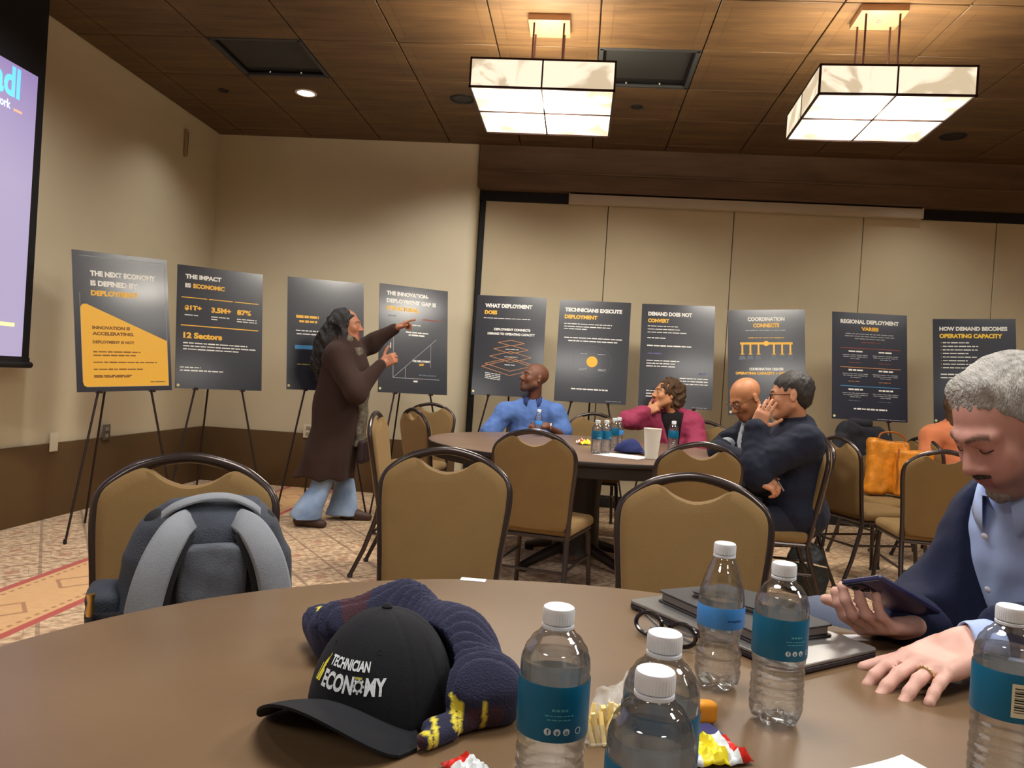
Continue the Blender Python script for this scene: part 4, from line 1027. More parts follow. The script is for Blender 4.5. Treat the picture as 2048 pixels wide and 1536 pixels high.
s = Sdf(); s.u(loft([(.60, px(727, 0), Yw - .03, .034, .07), (.85, px(729, 0), Yw - .03, .036, .075), (1.12, px(725, 0), Yw - .03, .04, .085), (1.32, px(708, 0), Yw - .02, .045, .08)], 2.4), 0).disp(wave(8, .005, 45))
s.u(rc((px(694, 0), Yw - .08, 1.37), (px(694, 0), Yw + .10, 1.37), .042), .04)
obj('scarf', mesh_sdf(s, lo, hi, .009), mat('scarf_print', srgb(120, 110, 90), .8, var=.5, vscale=45, col2=srgb(56, 50, 44)), t, 180, world=True)
s = Sdf(); s.u(bx((px(737, 0), Yw - .05, .56), (.028, .09, .085), .02), 0).disp(wave(9, .003, 40))
obj('handbag', mesh_sdf(s, lo, hi, .009), mat('bag_dark_red', srgb(34, 14, 18), .6), t, 180, world=True)
M_jean = mat('denim_light', srgb(120, 146, 186), .85, var=.3, vscale=7, col2=srgb(158, 182, 214), bump=.2, bscale=500)
for g, (ax, ay) in (('L', (float(J['anL'][0]), float(J['anL'][1]))), ('R', (float(J['anR'][0]), float(J['anR'][1])))):
    kx, ky, kz = J['kn' + g]; z0 = .035 if g == 'L' else .06
    s = Sdf(); s.u(loft([(z0, ax + (.0 if g == 'L' else -.01), ay, .118, .112), (z0 + .08, ax + .015, ay, .102, .098), (.28, ax + (.02 if g == 'L' else .075), (ay + ky) / 2, .078, .078), (.46, kx, ky, .070, .075)], 2.0), 0)
    if g == 'R': s.sub(lambda P: P[:, 2] - .095 + (P[:, 0] - ax + .12) * .42, .004)
    s.disp(wave(31, .005, 25)); obj('trouser_leg', mesh_sdf(s, lo, hi, .009), M_jean, t, 180, world=True)
shoes(dict(anL=np.array([J['anL'][0] + .06, J['anL'][1], 0]), anR=np.array([J['anR'][0] - .02, J['anR'][1], 0])), t, mat('boot_brown', srgb(74, 52, 44), .55), {'L': (1, .1, 0), 'R': (1, -.05, 0)}, .008)
# hair: long, dark, loosely waved
s = Sdf(); H = lambda x, y, z: hc + R @ np.array([x, y, z])
s.u(el(H(0, .030, .048), (.086, .102, .086), R), 0)
s.u(rc(H(0, .07, .0), H(0, .13, -.12), .082, .095), .05); s.u(rc(H(0, .13, -.12), H(0, .165, -.27), .095, .10), .05); s.u(rc(H(0, .165, -.27), H(0, .165, -.36), .095, .06), .05)
s.u(rc(H(.062, .01, .0), H(.075, .03, -.20), .040, .045), .03); s.u(rc(H(-.062, .02, .02), H(-.085, .03, -.13), .036, .05), .03); s.u(rc(H(-.085, .03, -.13), H(-.095, .0, -.26), .05, .045), .03)
s.sub(el(H(0, -.115, -.025), (.074, .088, .098), R), .012)
s.disp(lambda P: .004 * np.sin(P[:, 2] * 60 + 3 * np.sin(P[:, 0] * 50) + P[:, 1] * 40)); s.disp(wave(44, .012, 42)); s.disp(wave(45, .005, 120))
l2, h2 = bounds([H(0, 0, .1), H(0, .2, -.4), H(0, -.05, 0)], .15)
M_hairb = mat('hair_black', srgb(20, 15, 16), .42, var=.3, vscale=60, bump=.8, bscale=180, spec=.6)
obj('hair', mesh_sdf(s, l2, h2, .007), M_hairb, t, 180, world=True)

# --- person in the blue polo shirt behind the far table
SK2 = srgb(112, 70, 50); y = 6.32
J = dict(head=U(1068, 757, y - .02), neck=U(1066, 806, y + .03), pel=U(1058, 930, y + .10), shL=U(1112, 828, y), shR=U(1010, 826, y), elL=U(1128, 872, y - .04), wrL=U(1092, 862, 5.98),
         elR=U(978, 868, y - .05), wrR=U(1006, 886, y - .28), hipL=U(1078, 935, y + .05), hipR=U(1036, 935, y + .05), knL=U(1086, 950, y - .36), knR=U(1024, 950, y - .36))
for g in 'LR': J['an' + g] = np.array([J['kn' + g][0], J['kn' + g][1] + .02, .08])
M_polo = cloth('polo_blue', srgb(88, 118, 178), .85, .2); M_khaki = cloth('trouser_khaki', srgb(90, 80, 66)); M_navyt = cloth('trouser_navy', srgb(34, 36, 48))
def bald_beard(Q): return (np.clip((-.045 - Q[:, 2]) / .02, 0, 1) * .55 * (Q[:, 1] < .01))
lift(J)
t, R, lo, hi = seated('bald person in a blue polo shirt looking up to the left', J, (-.86, -.42, .22), (0, 0, 1), SK2,
    dict(head=dict(nose=1.15, wide=1.02), fc=dict(beard=srgb(60, 44, 38), beard_fn=bald_beard, brow=srgb(50, 30, 24)), trouser=M_khaki, shoe_dir=(0, -1, 0), sz=(1.15, 1.1, 1.15),
         handL=((-.9, -.3, .1), (0, -.3, 1), dict(curl=(.5, .6, .6, .7, .7)))))
eyes(t, J['head'], R)
def cutcollar(s):
    s.sub(rc(J['neck'] + (0, -.05, .02), J['neck'] + (0, -.12, .02), .03, .03), .01)
JP = dict(J)
for g in 'LR': JP['el' + g] = J['sh' + g] + (J['el' + g] - J['sh' + g]) * (.74 if g == 'L' else .92); JP['wr' + g] = JP['el' + g] + (J['wr' + g] - JP['el' + g]) * .02
garment(t, 'polo_shirt', JP, lo, hi, M_polo, .012, (1.2, 1.12, 1.18), (.12, .12), (.066, .066, .064, .064), wr=.008, extra=lambda s: s.u(rc(J['neck'] + (0, .02, -.01), J['neck'] + (0, .0, .0), .058, .052), .03))
def collar(t, J, m, n, hgt=.05, r=.062, open_=.6, tilt=.25, nm='collar', drop=.0, flare=.022):
    """standing and folded shirt collar around the neck, open at the front"""
    R = torso_frame(J); bm = BM(); N = 22; rows_ = []
    for (rr, hh) in ((r * .86, -.01 + drop), (r * .93, hgt + drop), (r + .004, hgt + .004 + drop), (r + flare, hgt * .25 + drop), (r + flare - .004, hgt * .25 - .004 + drop)):
        row = []
        for i in range(N + 1):
            a = -PI / 2 + open_ / 2 + (2 * PI - open_) * i / N; fr = abs(i / N - .5) * 2
            p = A3(n) + R[:, 0] * math.cos(a) * rr + R[:, 1] * math.sin(a) * rr * 1.05 + R[:, 2] * (hh - tilt * .06 * fr * (1 if hh > 0 else .6))
            if hh < hgt * .5 and rr > r and fr > .8: p = p - R[:, 2] * .028 * (fr - .8) * 5
            row.append(bm.verts.new(p))
        rows_.append(row)
    for a, b in zip(rows_, rows_[1:]):
        for i in range(N): bm.faces.new((a[i], a[i + 1], b[i + 1], b[i]))
    return obj(nm, bm, m, t, 180, world=True)
collar(t, J, cloth('polo_collar', srgb(52, 64, 110)), J['neck'] + (0, -.010, .014), .044, .066, .9, flare=.034)
bm = BM(); tube(bm, [J['wrL'] + np.array([.035, .02, .0]) + np.array([0, .03 * math.cos(a), .03 * math.sin(a)]) for a in [2 * PI * i / 16 for i in range(16)]], .006, 6, closed=True)
obj('wristwatch', bm, M_chrome, t, world=True)

# --- person in the maroon jacket, chin on the hand
SK3 = srgb(186, 128, 88); y = 6.28
J = dict(head=U(1333, 789, y), neck=U(1349, 828, y + .04), pel=U(1362, 945, y + .12), shL=U(1386, 846, y - .02), shR=U(1318, 842, y + .08), elL=U(1396, 896, y - .10), wrL=U(1372, 905, y - .28),
         elR=U(1258, 840, y - .06), wrR=U(1295, 822, y - .06), hipL=U(1378, 950, y + .05), hipR=U(1340, 950, y + .05), knL=U(1360, 960, y - .36), knR=U(1320, 960, y - .30))
for g in 'LR': J['an' + g] = np.array([J['kn' + g][0], J['kn' + g][1] + .02, .08])
t, R, lo, hi = seated('person with short curly brown hair and a maroon jacket, chin on hand', J, (-.93, -.30, .14), (0, 0, 1), SK3,
    dict(head=dict(wide=.94), fc=dict(lip=srgb(150, 76, 70), brow=srgb(60, 36, 24)), trouser=M_navyt, shoe_dir=(-.3, -1, 0), sz=(.95, .95, .95),
         handR=((.80, -.10, .42), (-.1, -.85, .4), dict(curl=(.5, 1.1, 1.2, 1.2, 1.2), k=.92))))
eyes(t, J['head'], R)
garment(t, 'blouse', J, lo, hi, cloth('blouse_black', srgb(30, 26, 28)), .0, (.95, .95, .95), (.3, .3))
M_mar = cloth('jacket_maroon', srgb(150, 52, 82), .6, .5)
Rj = torso_frame(J)
def open_front(s, J=J, w=.034, dy=-.13, zc=.60, hh=.30, w2=None):
    R = torso_frame(J); c = J['pel'] + (J['neck'] - J['pel']) * zc + R[:, 1] * dy
    def f(P):
        Q = (P - c) @ R; wd = w + np.clip(Q[:, 2] + .05, 0, .4) * (.22 if w2 is None else w2)
        return np.maximum(np.maximum(np.abs(Q[:, 0]) - wd, np.abs(Q[:, 2]) - hh), np.abs(Q[:, 1]) - .085)
    s.sub(f, .008)
garment(t, 'jacket', J, lo, hi, M_mar, .014, (1.0, 1.0, 1.0), (1, .78), (.064, .060, .058, .048), wr=.009, cut=open_front, extra=lambda s: s.u(rc(J['neck'] + (0, .045, .0), J['neck'] + (0, .04, .02), .05, .046), .03))
s = Sdf(); H = lambda x, y_, z: J['head'] + R @ np.array([x, y_, z])
s.u(el(H(0, .034, .048), (.096, .108, .092), R), 0); s.u(el(H(0, .085, -.03), (.085, .070, .095), R), .04)
s.sub(el(H(0, -.105, -.030), (.070, .088, .10), R), .012); s.sub(el(H(0, -.02, -.10), (.075, .055, .055), R), .012)
s.disp(wave(51, .009, 110)); s.disp(wave(52, .007, 65))
l2, h2 = bounds([J['head']], .22); obj('hair', mesh_sdf(s, l2, h2, .006), mat('hair_brown', srgb(78, 54, 30), .6, var=.4, vscale=60, bump=.8, bscale=150), t, 180, world=True)
bm = BM(); c0 = J['wrR'] + nrm(J['elR'] - J['wrR']) * .015; ax = nrm(J['wrR'] - J['elR']); n1 = nrm(np.cross(ax, (0, 0, 1))); n2 = np.cross(ax, n1)
tube(bm, [c0 + (n1 * math.cos(a) + n2 * math.sin(a)) * .029 for a in [2 * PI * i / 16 for i in range(16)]], .0035, 6, closed=True); obj('bracelet', bm, M_black, t, world=True)

def glasses(t, c, R, m, lens, wd=.027, ht=.019):
    F = lambda x, y, z: A3(c) + R @ np.array([x, y, z])
    bm = BM()
    for g in (-1, 1):
        tube(bm, [F(g * .033 + wd * math.cos(a) * (1 - .12 * max(0, math.sin(-a))), -.101 + .006 * abs(g * .033 + wd * math.cos(a)) / .06, .004 + ht * math.sin(a)) for a in [2 * PI * i / 20 for i in range(20)]], .0021, 6, closed=True)
        tube(bm, [F(g * .060, -.097, .012), F(g * .074, -.07, .012), F(g * .082, .01, .010), F(g * .078, .035, -.008)], .0020, 6)
    tube(bm, [F(-.007, -.100, .009), F(0, -.1035, .012), F(.007, -.100, .009)], .002, 6)
    fr = obj('glasses', bm, m, t, world=True)
    for g in (-1, 1):
        bm = BM(); vs = [bm.verts.new(F(g * .033 + wd * .96 * math.cos(a), -.1005, .004 + ht * .96 * math.sin(a))) for a in [2 * PI * i / 20 for i in range(20)]]; bm.faces.new(vs)
        me = bpy.data.meshes.new('lens'); bm.to_mesh(me); bm.free(); me.transform(Matrix.Translation(t.location).inverted()); me.materials.append(lens); o = bpy.data.objects.new('lens', me); COL.objects.link(o); o.parent = fr
M_lens = mat('spectacle_lens', (.9, .9, .92), .03, spec=.8, alpha=.14)

# --- bald person in the dark jacket
SK4 = srgb(178, 118, 80); y = 4.92
J = dict(head=U(1491, 798, y), neck=U(1508, 846, y + .05), pel=U(1535, 985, y + .12), shL=U(1530, 870, y - .14), shR=U(1500, 862, y + .22), elL=U(1500, 930, y - .22), wrL=U(1432, 905, y - .20),
         elR=U(1455, 915, y + .18), wrR=U(1440, 900, y - .02), hipL=U(1530, 1000, y - .02), hipR=U(1545, 1000, y + .18), knL=U(1425, 1002, y - .08), knR=U(1430, 1000, y + .16))
for g in 'LR': J['an' + g] = np.array([J['kn' + g][0] + .05, J['kn' + g][1], .08])
M_suit = cloth('jacket_charcoal', srgb(34, 36, 46)); M_gold = mat('glasses_gold', srgb(120, 90, 60), .3, metal=.7)
def goat(Q): return np.clip(1 - (np.abs(Q[:, 0]) / .035) ** 2, 0, 1) * (Q[:, 2] < -.045) * (Q[:, 1] < -.05) * .75
lift(J)
t, R, lo, hi = seated('bald person in glasses and a dark jacket, looking down', J, (-.80, -.34, -.55), (0, 0, 1), SK4,
    dict(head=dict(wide=1.04), fc=dict(beard=srgb(60, 46, 40), beard_fn=goat, brow=srgb(50, 34, 28)), trouser=M_navyt, shoe_dir=(-1, 0, 0), sz=(1.05, 1.0, 1.05)))
eyes(t, J['head'], R); glasses(t, J['head'], R, M_gold, M_lens)
garment(t, 'shirt', J, lo, hi, cloth('shirt_grey', srgb(176, 182, 190)), .004, (1.05, 1, 1.05), (.5, .5))
garment(t, 'jacket', J, lo, hi, M_suit, .016, (1.1, 1.05, 1.1), (.97, .97), (.064, .058, .056, .046), cut=lambda s: open_front(s, J, .03), extra=lambda s: s.u(rc(J['neck'] + (.02, .045, -.01), J['neck'] + (.02, .04, .01), .052, .048), .03))
collar(t, J, cloth('shirt_grey', (0, 0, 0)), J['neck'] - torso_frame(J)[:, 1] * .012 - (0, 0, .01), .04, .062, .8)

# --- dark-haired person with the pen
SK5 = srgb(196, 138, 104); y = 4.28
J = dict(head=U(1580, 793, y), neck=U(1592, 852, y + .03), pel=U(1590, 1035, y + .04), shL=U(1610, 885, y - .15), shR=U(1575, 880, y + .20), elL=U(1512, 935, y - .17), wrL=U(1513, 857, y - .10),
         elR=U(1515, 960, y + .12), wrR=U(1516, 955, y - .22), hipL=U(1590, 1045, y - .05), hipR=U(1592, 1040, y + .12), knL=U(1470, 1040, y - .12), knR=U(1472, 1030, y + .14))
for g in 'LR': J['an' + g] = np.array([J['kn' + g][0] + .04, J['kn' + g][1], .08])
M_navyj = cloth('jacket_navy', srgb(26, 30, 46), .8, .25)
t, R, lo, hi = seated('dark-haired person in glasses and a navy jacket, hand on cheek, holding a pen', J, (-.95, .26, -.10), (0, 0, 1), SK5,
    dict(head=dict(wide=1.06), fc=dict(brow=srgb(40, 30, 26)), trouser=M_navyt, shoe_dir=(-1, 0, 0), sz=(1.1, 1.05, 1.1),
         handL=((.30, -.10, .95), (-.35, -.93, .05), dict(curl=(.2, .10, .18, .25, .5), spread=.14)),
         handR=((.90, -.25, -.42), (.25, -.62, .75), dict(curl=(.4, .55, .7, .8, .8), spread=.05))))
eyes(t, J['head'], R); glasses(t, J['head'], R, mat('glasses_dark', srgb(40, 20, 24), .35), M_lens)
garment(t, 'shirt', J, lo, hi, cloth('shirt_white', srgb(210, 212, 216)), .0, (1.1, 1, 1.1), (.5, .5))
garment(t, 'jacket', J, lo, hi, M_navyj, .018, (1.12, 1.08, 1.14), (.93, .97), (.076, .070, .062, .046), wr=.008, extra=lambda s: s.u(rc(J['neck'] + (.03, .0, -.02), J['neck'] + (.03, .0, .0), .070, .060), .04))
collar(t, J, cloth('shirt_white', (0, 0, 0)), J['neck'] + (-.01, 0, .0), .036, .062, .7)
s = Sdf(); s.u(xf(hair_sdf('short'), J['head'], R), 0); s.disp(wave(61, .003, 160))
l2, h2 = bounds([J['head']], .18); obj('hair', mesh_sdf(s, l2, h2, .006), mat('hair_dark', srgb(44, 38, 36), .45, var=.3, vscale=50, bump=.5, bscale=220, spec=.5), t, 180, world=True)
pn = thing('pen', 'slim pen in the hand of the person in the navy jacket', 'pen', tuple(U(1556, 963, y - .27)))
bm = BM(); tube(bm, [(0, 0, 0), (.030, -.005, -.045)], .0042, 8); obj('barrel', bm, mat('pen_grey', srgb(120, 110, 110), .4), pn); bm = BM(); tube(bm, [(-.012, .002, .018), (0, 0, 0)], .0048, 8); obj('grip', bm, M_black, pn)

# --- person in the orange top at the far right, mostly hidden
y = 6.0
J = dict(head=U(1925, 800, y), neck=U(1912, 850, y + .03), pel=U(1905, 990, y + .10), shL=U(1948, 868, y), shR=U(1864, 872, y), elL=U(1960, 930, y - .05), wrL=U(1940, 945, y - .3),
         elR=U(1852, 935, y - .05), wrR=U(1880, 950, y - .28), hipL=U(1925, 1000, y), hipR=U(1885, 1000, y), knL=U(2005, 1010, y + .02), knR=U(1995, 1010, y - .16))
for g in 'LR': J['an' + g] = np.array([J['kn' + g][0], J['kn' + g][1] + .02, .08])
t, R, lo, hi = seated('person in an orange top mostly hidden behind the grey-haired person', J, (.4, -.9, -.1), (0, 0, 1), SK3, dict(trouser=M_khaki, shoe_dir=(1, 0, 0), h=.010))
garment(t, 'top', J, lo, hi, cloth('top_orange', srgb(206, 124, 84)), .010, (1.02, 1, 1.02), (.9, .9), (.066, .058, .054, .044), h=.010)
s = Sdf(); s.u(el(J['head'] + (0, .03, .03), (.095, .105, .11)), 0).u(rc(J['head'] + (-.02, .03, -.05), J['head'] + (-.05, -.02, -.20), .085, .05), .04).sub(el(J['head'] + (.03, -.12, -.02), (.07, .08, .10)), .01).disp(wave(71, .009, 90))
l2, h2 = bounds([J['head']], .32); obj('hair', mesh_sdf(s, l2, h2, .009), mat('hair_brown', (0, 0, 0)), t, 180, world=True)
# ------------------------------------------------------------------ grey-haired person at the near table
SK6 = srgb(196, 144, 132); SK6h = srgb(212, 166, 152)
J = dict(head=U(2014, 850, 1.36), neck=np.array([.80, 1.42, 1.03]), pel=np.array([.97, 1.43, .53]), shL=np.array([.915, 1.16, .955]), shR=np.array([.775, 1.49, .925]),
         elR=U(1862, 1228, 1.50), wrR=U(1822, 1258, 1.38), elL=np.array([.90, 1.20, .845]), wrL=U(1926, 1312, 1.205),
         hipL=np.array([.95, 1.33, .53]), hipR=np.array([.90, 1.55, .53]), knL=np.array([.62, 1.28, .60]), knR=U(1648, 1262, 1.72), anL=np.array([.66, 1.30, .08]), anR=np.array([.66, 1.70, .08]))
J['wrL'][2] = .807
t = person('grey-haired person in a navy jacket and pale blue shirt, looking down at a phone', (.97, 1.43, 0))
R = frame_from((-.80, -.22, -.60), roll=.0); hc = J['head']; HS = .86
HH = lambda x, y_, z: hc + R @ np.array([x, y_, z]) * HS
body = Sdf(); torso(body, J, -.02)
for g in 'LR': arm(body, J, g, -.006)
body.u(rc(J['neck'] + (.02, .01, -.03), HH(0, .040, -.055), .058, .054), .04); body.u(xf(head_sdf(nose=1.18, wide=1.0, chin=1.15), hc, R, HS), .02)
# brow ridge, eyelids and cheeks in more detail than on the far figures
for g in (-1, 1):
    body.u(rc(HH(g * .012, -.090, .027), HH(g * .046, -.072, .022), .008, .006), .012)
    body.u(rc(HH(g * .020, -.0885, .010), HH(g * .044, -.080, .010), .0035, .003), .003)
    body.u(el(HH(g * .030, -.074, -.050), (.017, .014, .019), R), .03)
dL = nrm((-.80, -.56, -.13))
hand_prims(body, J['wrL'], dL, (-.08, -.05, 1), 1, curl=(.3, (.12, .30, .25), (.14, .26, .22), (.16, .26, .22), (.20, .22, .18)), spread=.13, thumb=(.55, .8, -.22), k=1.08, tc=.1)
hand_prims(body, J['wrR'], (-.84, -.52, .10), (-.12, -.42, -.9), -1, curl=(.4, .50, .50, .52, .55), spread=.05, thumb=(.9, .4, -.5), k=1.05)
lo, hi = bounds([J[k] for k in ('head', 'neck', 'pel', 'shL', 'shR', 'elL', 'elR', 'wrL', 'wrR')], .19); lo[2] = .48
def grey_beard(Q):
    jaw = np.clip((-.052 - Q[:, 2]) / .02, 0, 1) * np.clip((.03 - Q[:, 1]) / .02, 0, 1)
    mou = np.clip(1 - ((Q[:, 0] / .030) ** 2 + ((Q[:, 2] + .050) / .010) ** 2), 0, 1) * (Q[:, 1] < -.08)
    return np.clip(.60 * jaw + mou, 0, 1)
fcol = face_color(SK6, lip=srgb(150, 92, 86), beard=srgb(104, 92, 88), beard_fn=grey_beard, brow=srgb(92, 72, 62))
def nails(V):
    return mix_color([(hc, R / HS, .15, fcol)], SK6h)(V)
obj('body', mesh_sdf(body, lo, hi, .0045, nails), M_skin, t, 180, world=True)
for g in (-1, 1):                                    # lowered lids: only the lash line shows
    bm = BM(); tube(bm, spline([HH(g * .018, -.0890, .001), HH(g * .031, -.0915, -.0025), HH(g * .045, -.0825, .001)], 5), .0010, 6); obj('eyelashes', bm, mat('lash_dark', srgb(50, 34, 30), .6), t, world=True)
# fingernails on the resting hand and the ring
# moustache and chin beard
s = Sdf(); s.u(rc(HH(-.022, -.094, -.053), HH(0, -.104, -.047), .006, .0075), .004).u(rc(HH(.022, -.094, -.053), HH(0, -.104, -.047), .006, .0075), .004); s.u(rc(HH(-.030, -.086, -.066), HH(-.022, -.093, -.052), .005), .004).u(rc(HH(.030, -.086, -.066), HH(.022, -.093, -.052), .005), .004)
s.disp(wave(81, .0018, 420)); l2, h2 = bounds([HH(0, -.1, -.05)], .06)
obj('moustache', mesh_sdf(s, l2, h2, .0028), mat('moustache_dark', srgb(74, 60, 54), .6, var=.4, vscale=160, bump=.6, bscale=500), t, 180, world=True)
s = Sdf(); s.u(el(HH(0, -.078, -.104), (.026, .020, .017), R), 0); s.disp(wave(82, .0018, 380)); l2, h2 = bounds([HH(0, -.09, -.1)], .07)
obj('chin_beard', mesh_sdf(s, l2, h2, .003), mat('beard_grey', srgb(140, 130, 124), .7, var=.35, vscale=160, bump=.6, bscale=500), t, 180, world=True)
# grey hair, combed back from a side parting
s = Sdf()
hs = Sdf(); hs.u(el((0, .025, .046), (.082, .102, .087)), 0); hs.u(el((0, .062, .0), (.074, .056, .078)), .03); hs.u(rc((-.030, -.035, .104), (.030, -.030, .106), .018, .018), .03)
hs.u(rc((.080, .0, .03), (.082, .035, .0), .014, .014), .02).u(rc((-.080, .0, .03), (-.082, .035, .0), .014, .014), .02)
hs.inter(lambda P: -(P[:, 2] + P[:, 1] * 1.05 - .002 - .014 * np.exp(-((np.abs(P[:, 0]) - .046) / .018) ** 2)) * .7, .004)
for g in (-1, 1): hs.sub(el((g * .088, .012, -.012), (.022, .026, .036)), .006)
hs.disp(lambda P: .0014 * np.sin(P[:, 0] * 420 + 5 * np.sin(P[:, 1] * 26 + P[:, 2] * 12)) + .0012 * np.sin(P[:, 0] * 250 + P[:, 2] * 60 + 4 * np.sin(P[:, 1] * 24)))
s.u(xf(hs, hc, R, HS), 0)
l2, h2 = bounds([hc], .15)
obj('hair', mesh_sdf(s, l2, h2, .0032), mat('hair_silver', srgb(150, 145, 140), .5, var=.5, vscale=14, col2=srgb(206, 202, 196), stretch=(9, 1.2, 2.0), bump=.9, bscale=60), t, 180, world=True)
# clothes
M_shirtb = cloth('shirt_pale_blue', srgb(168, 186, 230), .75, .15, .15, 900); M_navy2 = cloth('jacket_navy_wool', srgb(26, 32, 58), .82, .3, .3, 600)
lo, hi = bounds([J[k] for k in ('neck', 'pel', 'shL', 'shR', 'elL', 'elR', 'wrL', 'wrR')], .17)
def sh_extra(s):
    s.u(rc(J['neck'] + (.02, .01, -.04), J['neck'] + (-.012, -.008, .012), .066, .060), .03)
garment(t, 'shirt', J, lo, hi, M_shirtb, .004, (1.05, 1.0, 1.05), (.4, .9), (.054, .046, .044, .034), wr=.009, h=.0065, extra=sh_extra, fr=30)
def jk_cut(s):
    R2 = torso_frame(J); c = J['pel'] + (J['neck'] - J['pel']) * .60 - R2[:, 1] * .13
    def f(P):
        Q = (P - c) @ R2; wd = .042 + np.clip(Q[:, 2] + .12, 0, .4) * .10 + .02 * np.clip(-Q[:, 2] - .05, 0, 1)
        return np.maximum(np.maximum(np.abs(Q[:, 0]) - wd, np.abs(Q[:, 2]) - .36), np.abs(Q[:, 1]) - .105)
    s.sub(f, .010)
garment(t, 'jacket', J, lo, hi, M_navy2, .019, (1.10, 1.04, 1.12), (.72, .90), (.062, .056, .056, .046), wr=.011, h=.0065, cut=jk_cut, fr=24, extra=lambda s: s.u(rc(J['neck'] + (.05, .035, -.02), J['neck'] + (.03, .02, .0), .062, .056), .03))
collar(t, J, M_shirtb, J['neck'] + (-.022, -.012, -.008), .040, .066, .75, tilt=.5, flare=.020)
# lapel edge rolls
R2 = torso_frame(J); cpt = lambda x, y_, z: J['pel'] + (J['neck'] - J['pel']) * z + R2[:, 0] * x + R2[:, 1] * y_
for i, (px_, py_) in enumerate(((2003, 1042), (1998, 1105), (1962, 1238))): pass
for z in (.92, .76, .60, .44):
    c = cpt(0.0, -.150 - (.012 if z < .8 else -.012), z); bm = BM(); lathe(bm, [(.0052, 0), (.0058, .0012), (.004, .0022)], 14)
    bm.transform(Matrix.Translation(c) @ Vector(-R2[:, 1]).to_track_quat('Z', 'Y').to_matrix().to_4x4()); obj('button', bm, mat('button_pearl', srgb(225, 225, 235), .2), t, world=True)
# cuff of the near sleeve
ax = nrm(J['elL'] - J['wrL']); s = Sdf(); a0 = J['wrL'] + ax * .004; a1 = J['wrL'] + ax * .09
s.u(rc(a0, a1, .038, .044), 0).inter(lambda P: -((P - a0) @ ax)); s.sub(rc(J['wrL'] - ax * .05, J['wrL'] + ax * .02, .033, .033), .002); s.disp(wave(84, .002, 60))
l2, h2 = bounds([a0, a1], .08); obj('cuff', mesh_sdf(s, l2, h2, .0035), M_shirtb, t, 180, world=True)
s = Sdf(); s.u(el(J['pel'], (.18, .15, .11), R2), 0)
for g in 'LR': leg(s, J, g, .010)
lo, hi = bounds([J[k] for k in ('pel', 'hipL', 'knL', 'knR', 'anL', 'anR')], .2); lo[2] = .02
obj('trousers', mesh_sdf(s.disp(wave(5, .003, 40)), lo, hi, .012), cloth('trouser_slate', srgb(84, 90, 108)), t, 180, world=True)
shoes(J, t, M_shoe, (-1, 0, 0), .012)
# ring on the ring finger: a torus round the finger's first bone
def finger_point(wr, d, up, side, idx, f, k=1.08, spread=.13, curl=.16):
    d = nrm(d); u = A3(up); u = nrm(u - d * (u @ d)); r = np.cross(d, u) * side; x, ln = ((.030, .074), (.010, .083), (-.011, .077), (-.030, .060))[idx]
    p = A3(wr) + (r * x + d * (.088 - abs(x - .005) * .12) - u * .002) * k; sp = (x / .03) * spread
    v = d * math.cos(curl) * math.cos(sp) + r * math.sin(sp) * math.cos(curl) - u * math.sin(curl); return p + v * ln * k * f, v, u
c, v, u_ = finger_point(J['wrL'], dL, (-.08, -.05, 1), 1, 2, .26); n1 = nrm(np.cross(v, u_)); n2 = np.cross(n1, v)
bm = BM(); tube(bm, [c + (n1 * math.cos(a) + n2 * math.sin(a)) * .0112 for a in [2 * PI * i / 24 for i in range(24)]], .0016, 8, closed=True)
obj('ring', bm, mat('gold', (.9, .62, .28), .2, metal=1), t, 180, world=True)

# phone in the right hand
pa = U(1700, 1166, 1.285); pb = U(1850, 1250, 1.36); ca = (pa + pb) / 2 + (.002, -.004, .014); a_ = nrm(pb - pa); n_ = A3((.45, .62, .64)); n_ = nrm(n_ - a_ * (n_ @ a_)); w_ = np.cross(a_, n_)
Rp = Matrix([[w_[i], a_[i], n_[i]] for i in range(3)])
t = thing('smartphone', 'dark blue smartphone held by the grey-haired person', 'phone', tuple(ca), rot=Rp.to_euler())
bm = BM(); box(bm, (0, 0, 0), (.073, .150, .009), bev=.004, seg=3); obj('case', bm, mat('phone_case', srgb(36, 34, 74), .4, coat=.3), t)
bm = BM(); box(bm, (0, 0, .0048), (.067, .143, .0012), bev=.0004, seg=1); obj('screen', bm, mat('phone_screen', srgb(20, 24, 40), .08, spec=.8), t)
bm = BM(); box(bm, (-.016, -.052, -.0052), (.030, .032, .002), bev=.0008); cb = obj('camera_bump', bm, mat('phone_glass', srgb(14, 14, 22), .15), t)
for q in ((-.022, -.058), (-.010, -.046), (-.022, -.046)):
    bm = BM(); lathe(bm, [(.005, 0), (.005, .0015)], 14); o = obj('camera_lens', bm, M_black, cb); o.location = (q[0], q[1], -.0076)

# ------------------------------------------------------------------ water bottles
def pet():
    m = bpy.data.materials.new('clear_plastic'); m.use_nodes = True; nt = m.node_tree; N = nt.nodes; L = nt.links; N.remove(N['Principled BSDF'])
    tr = N.new('ShaderNodeBsdfTransparent'); tr.inputs[0].default_value = (.95, .96, .97, 1); gl = N.new('ShaderNodeBsdfGlossy'); gl.inputs['Roughness'].default_value = .035
    lw = N.new('ShaderNodeLayerWeight'); lw.inputs[0].default_value = .28; mr = N.new('ShaderNodeMapRange'); mr.inputs[3].default_value = .11; mr.inputs[4].default_value = .75
    mx = N.new('ShaderNodeMixShader'); L.new(lw.outputs['Fresnel'], mr.inputs[0]); L.new(mr.outputs[0], mx.inputs[0]); L.new(tr.outputs[0], mx.inputs[1]); L.new(gl.outputs[0], mx.inputs[2])
    L.new(mx.outputs[0], N['Material Output'].inputs[0]); return m

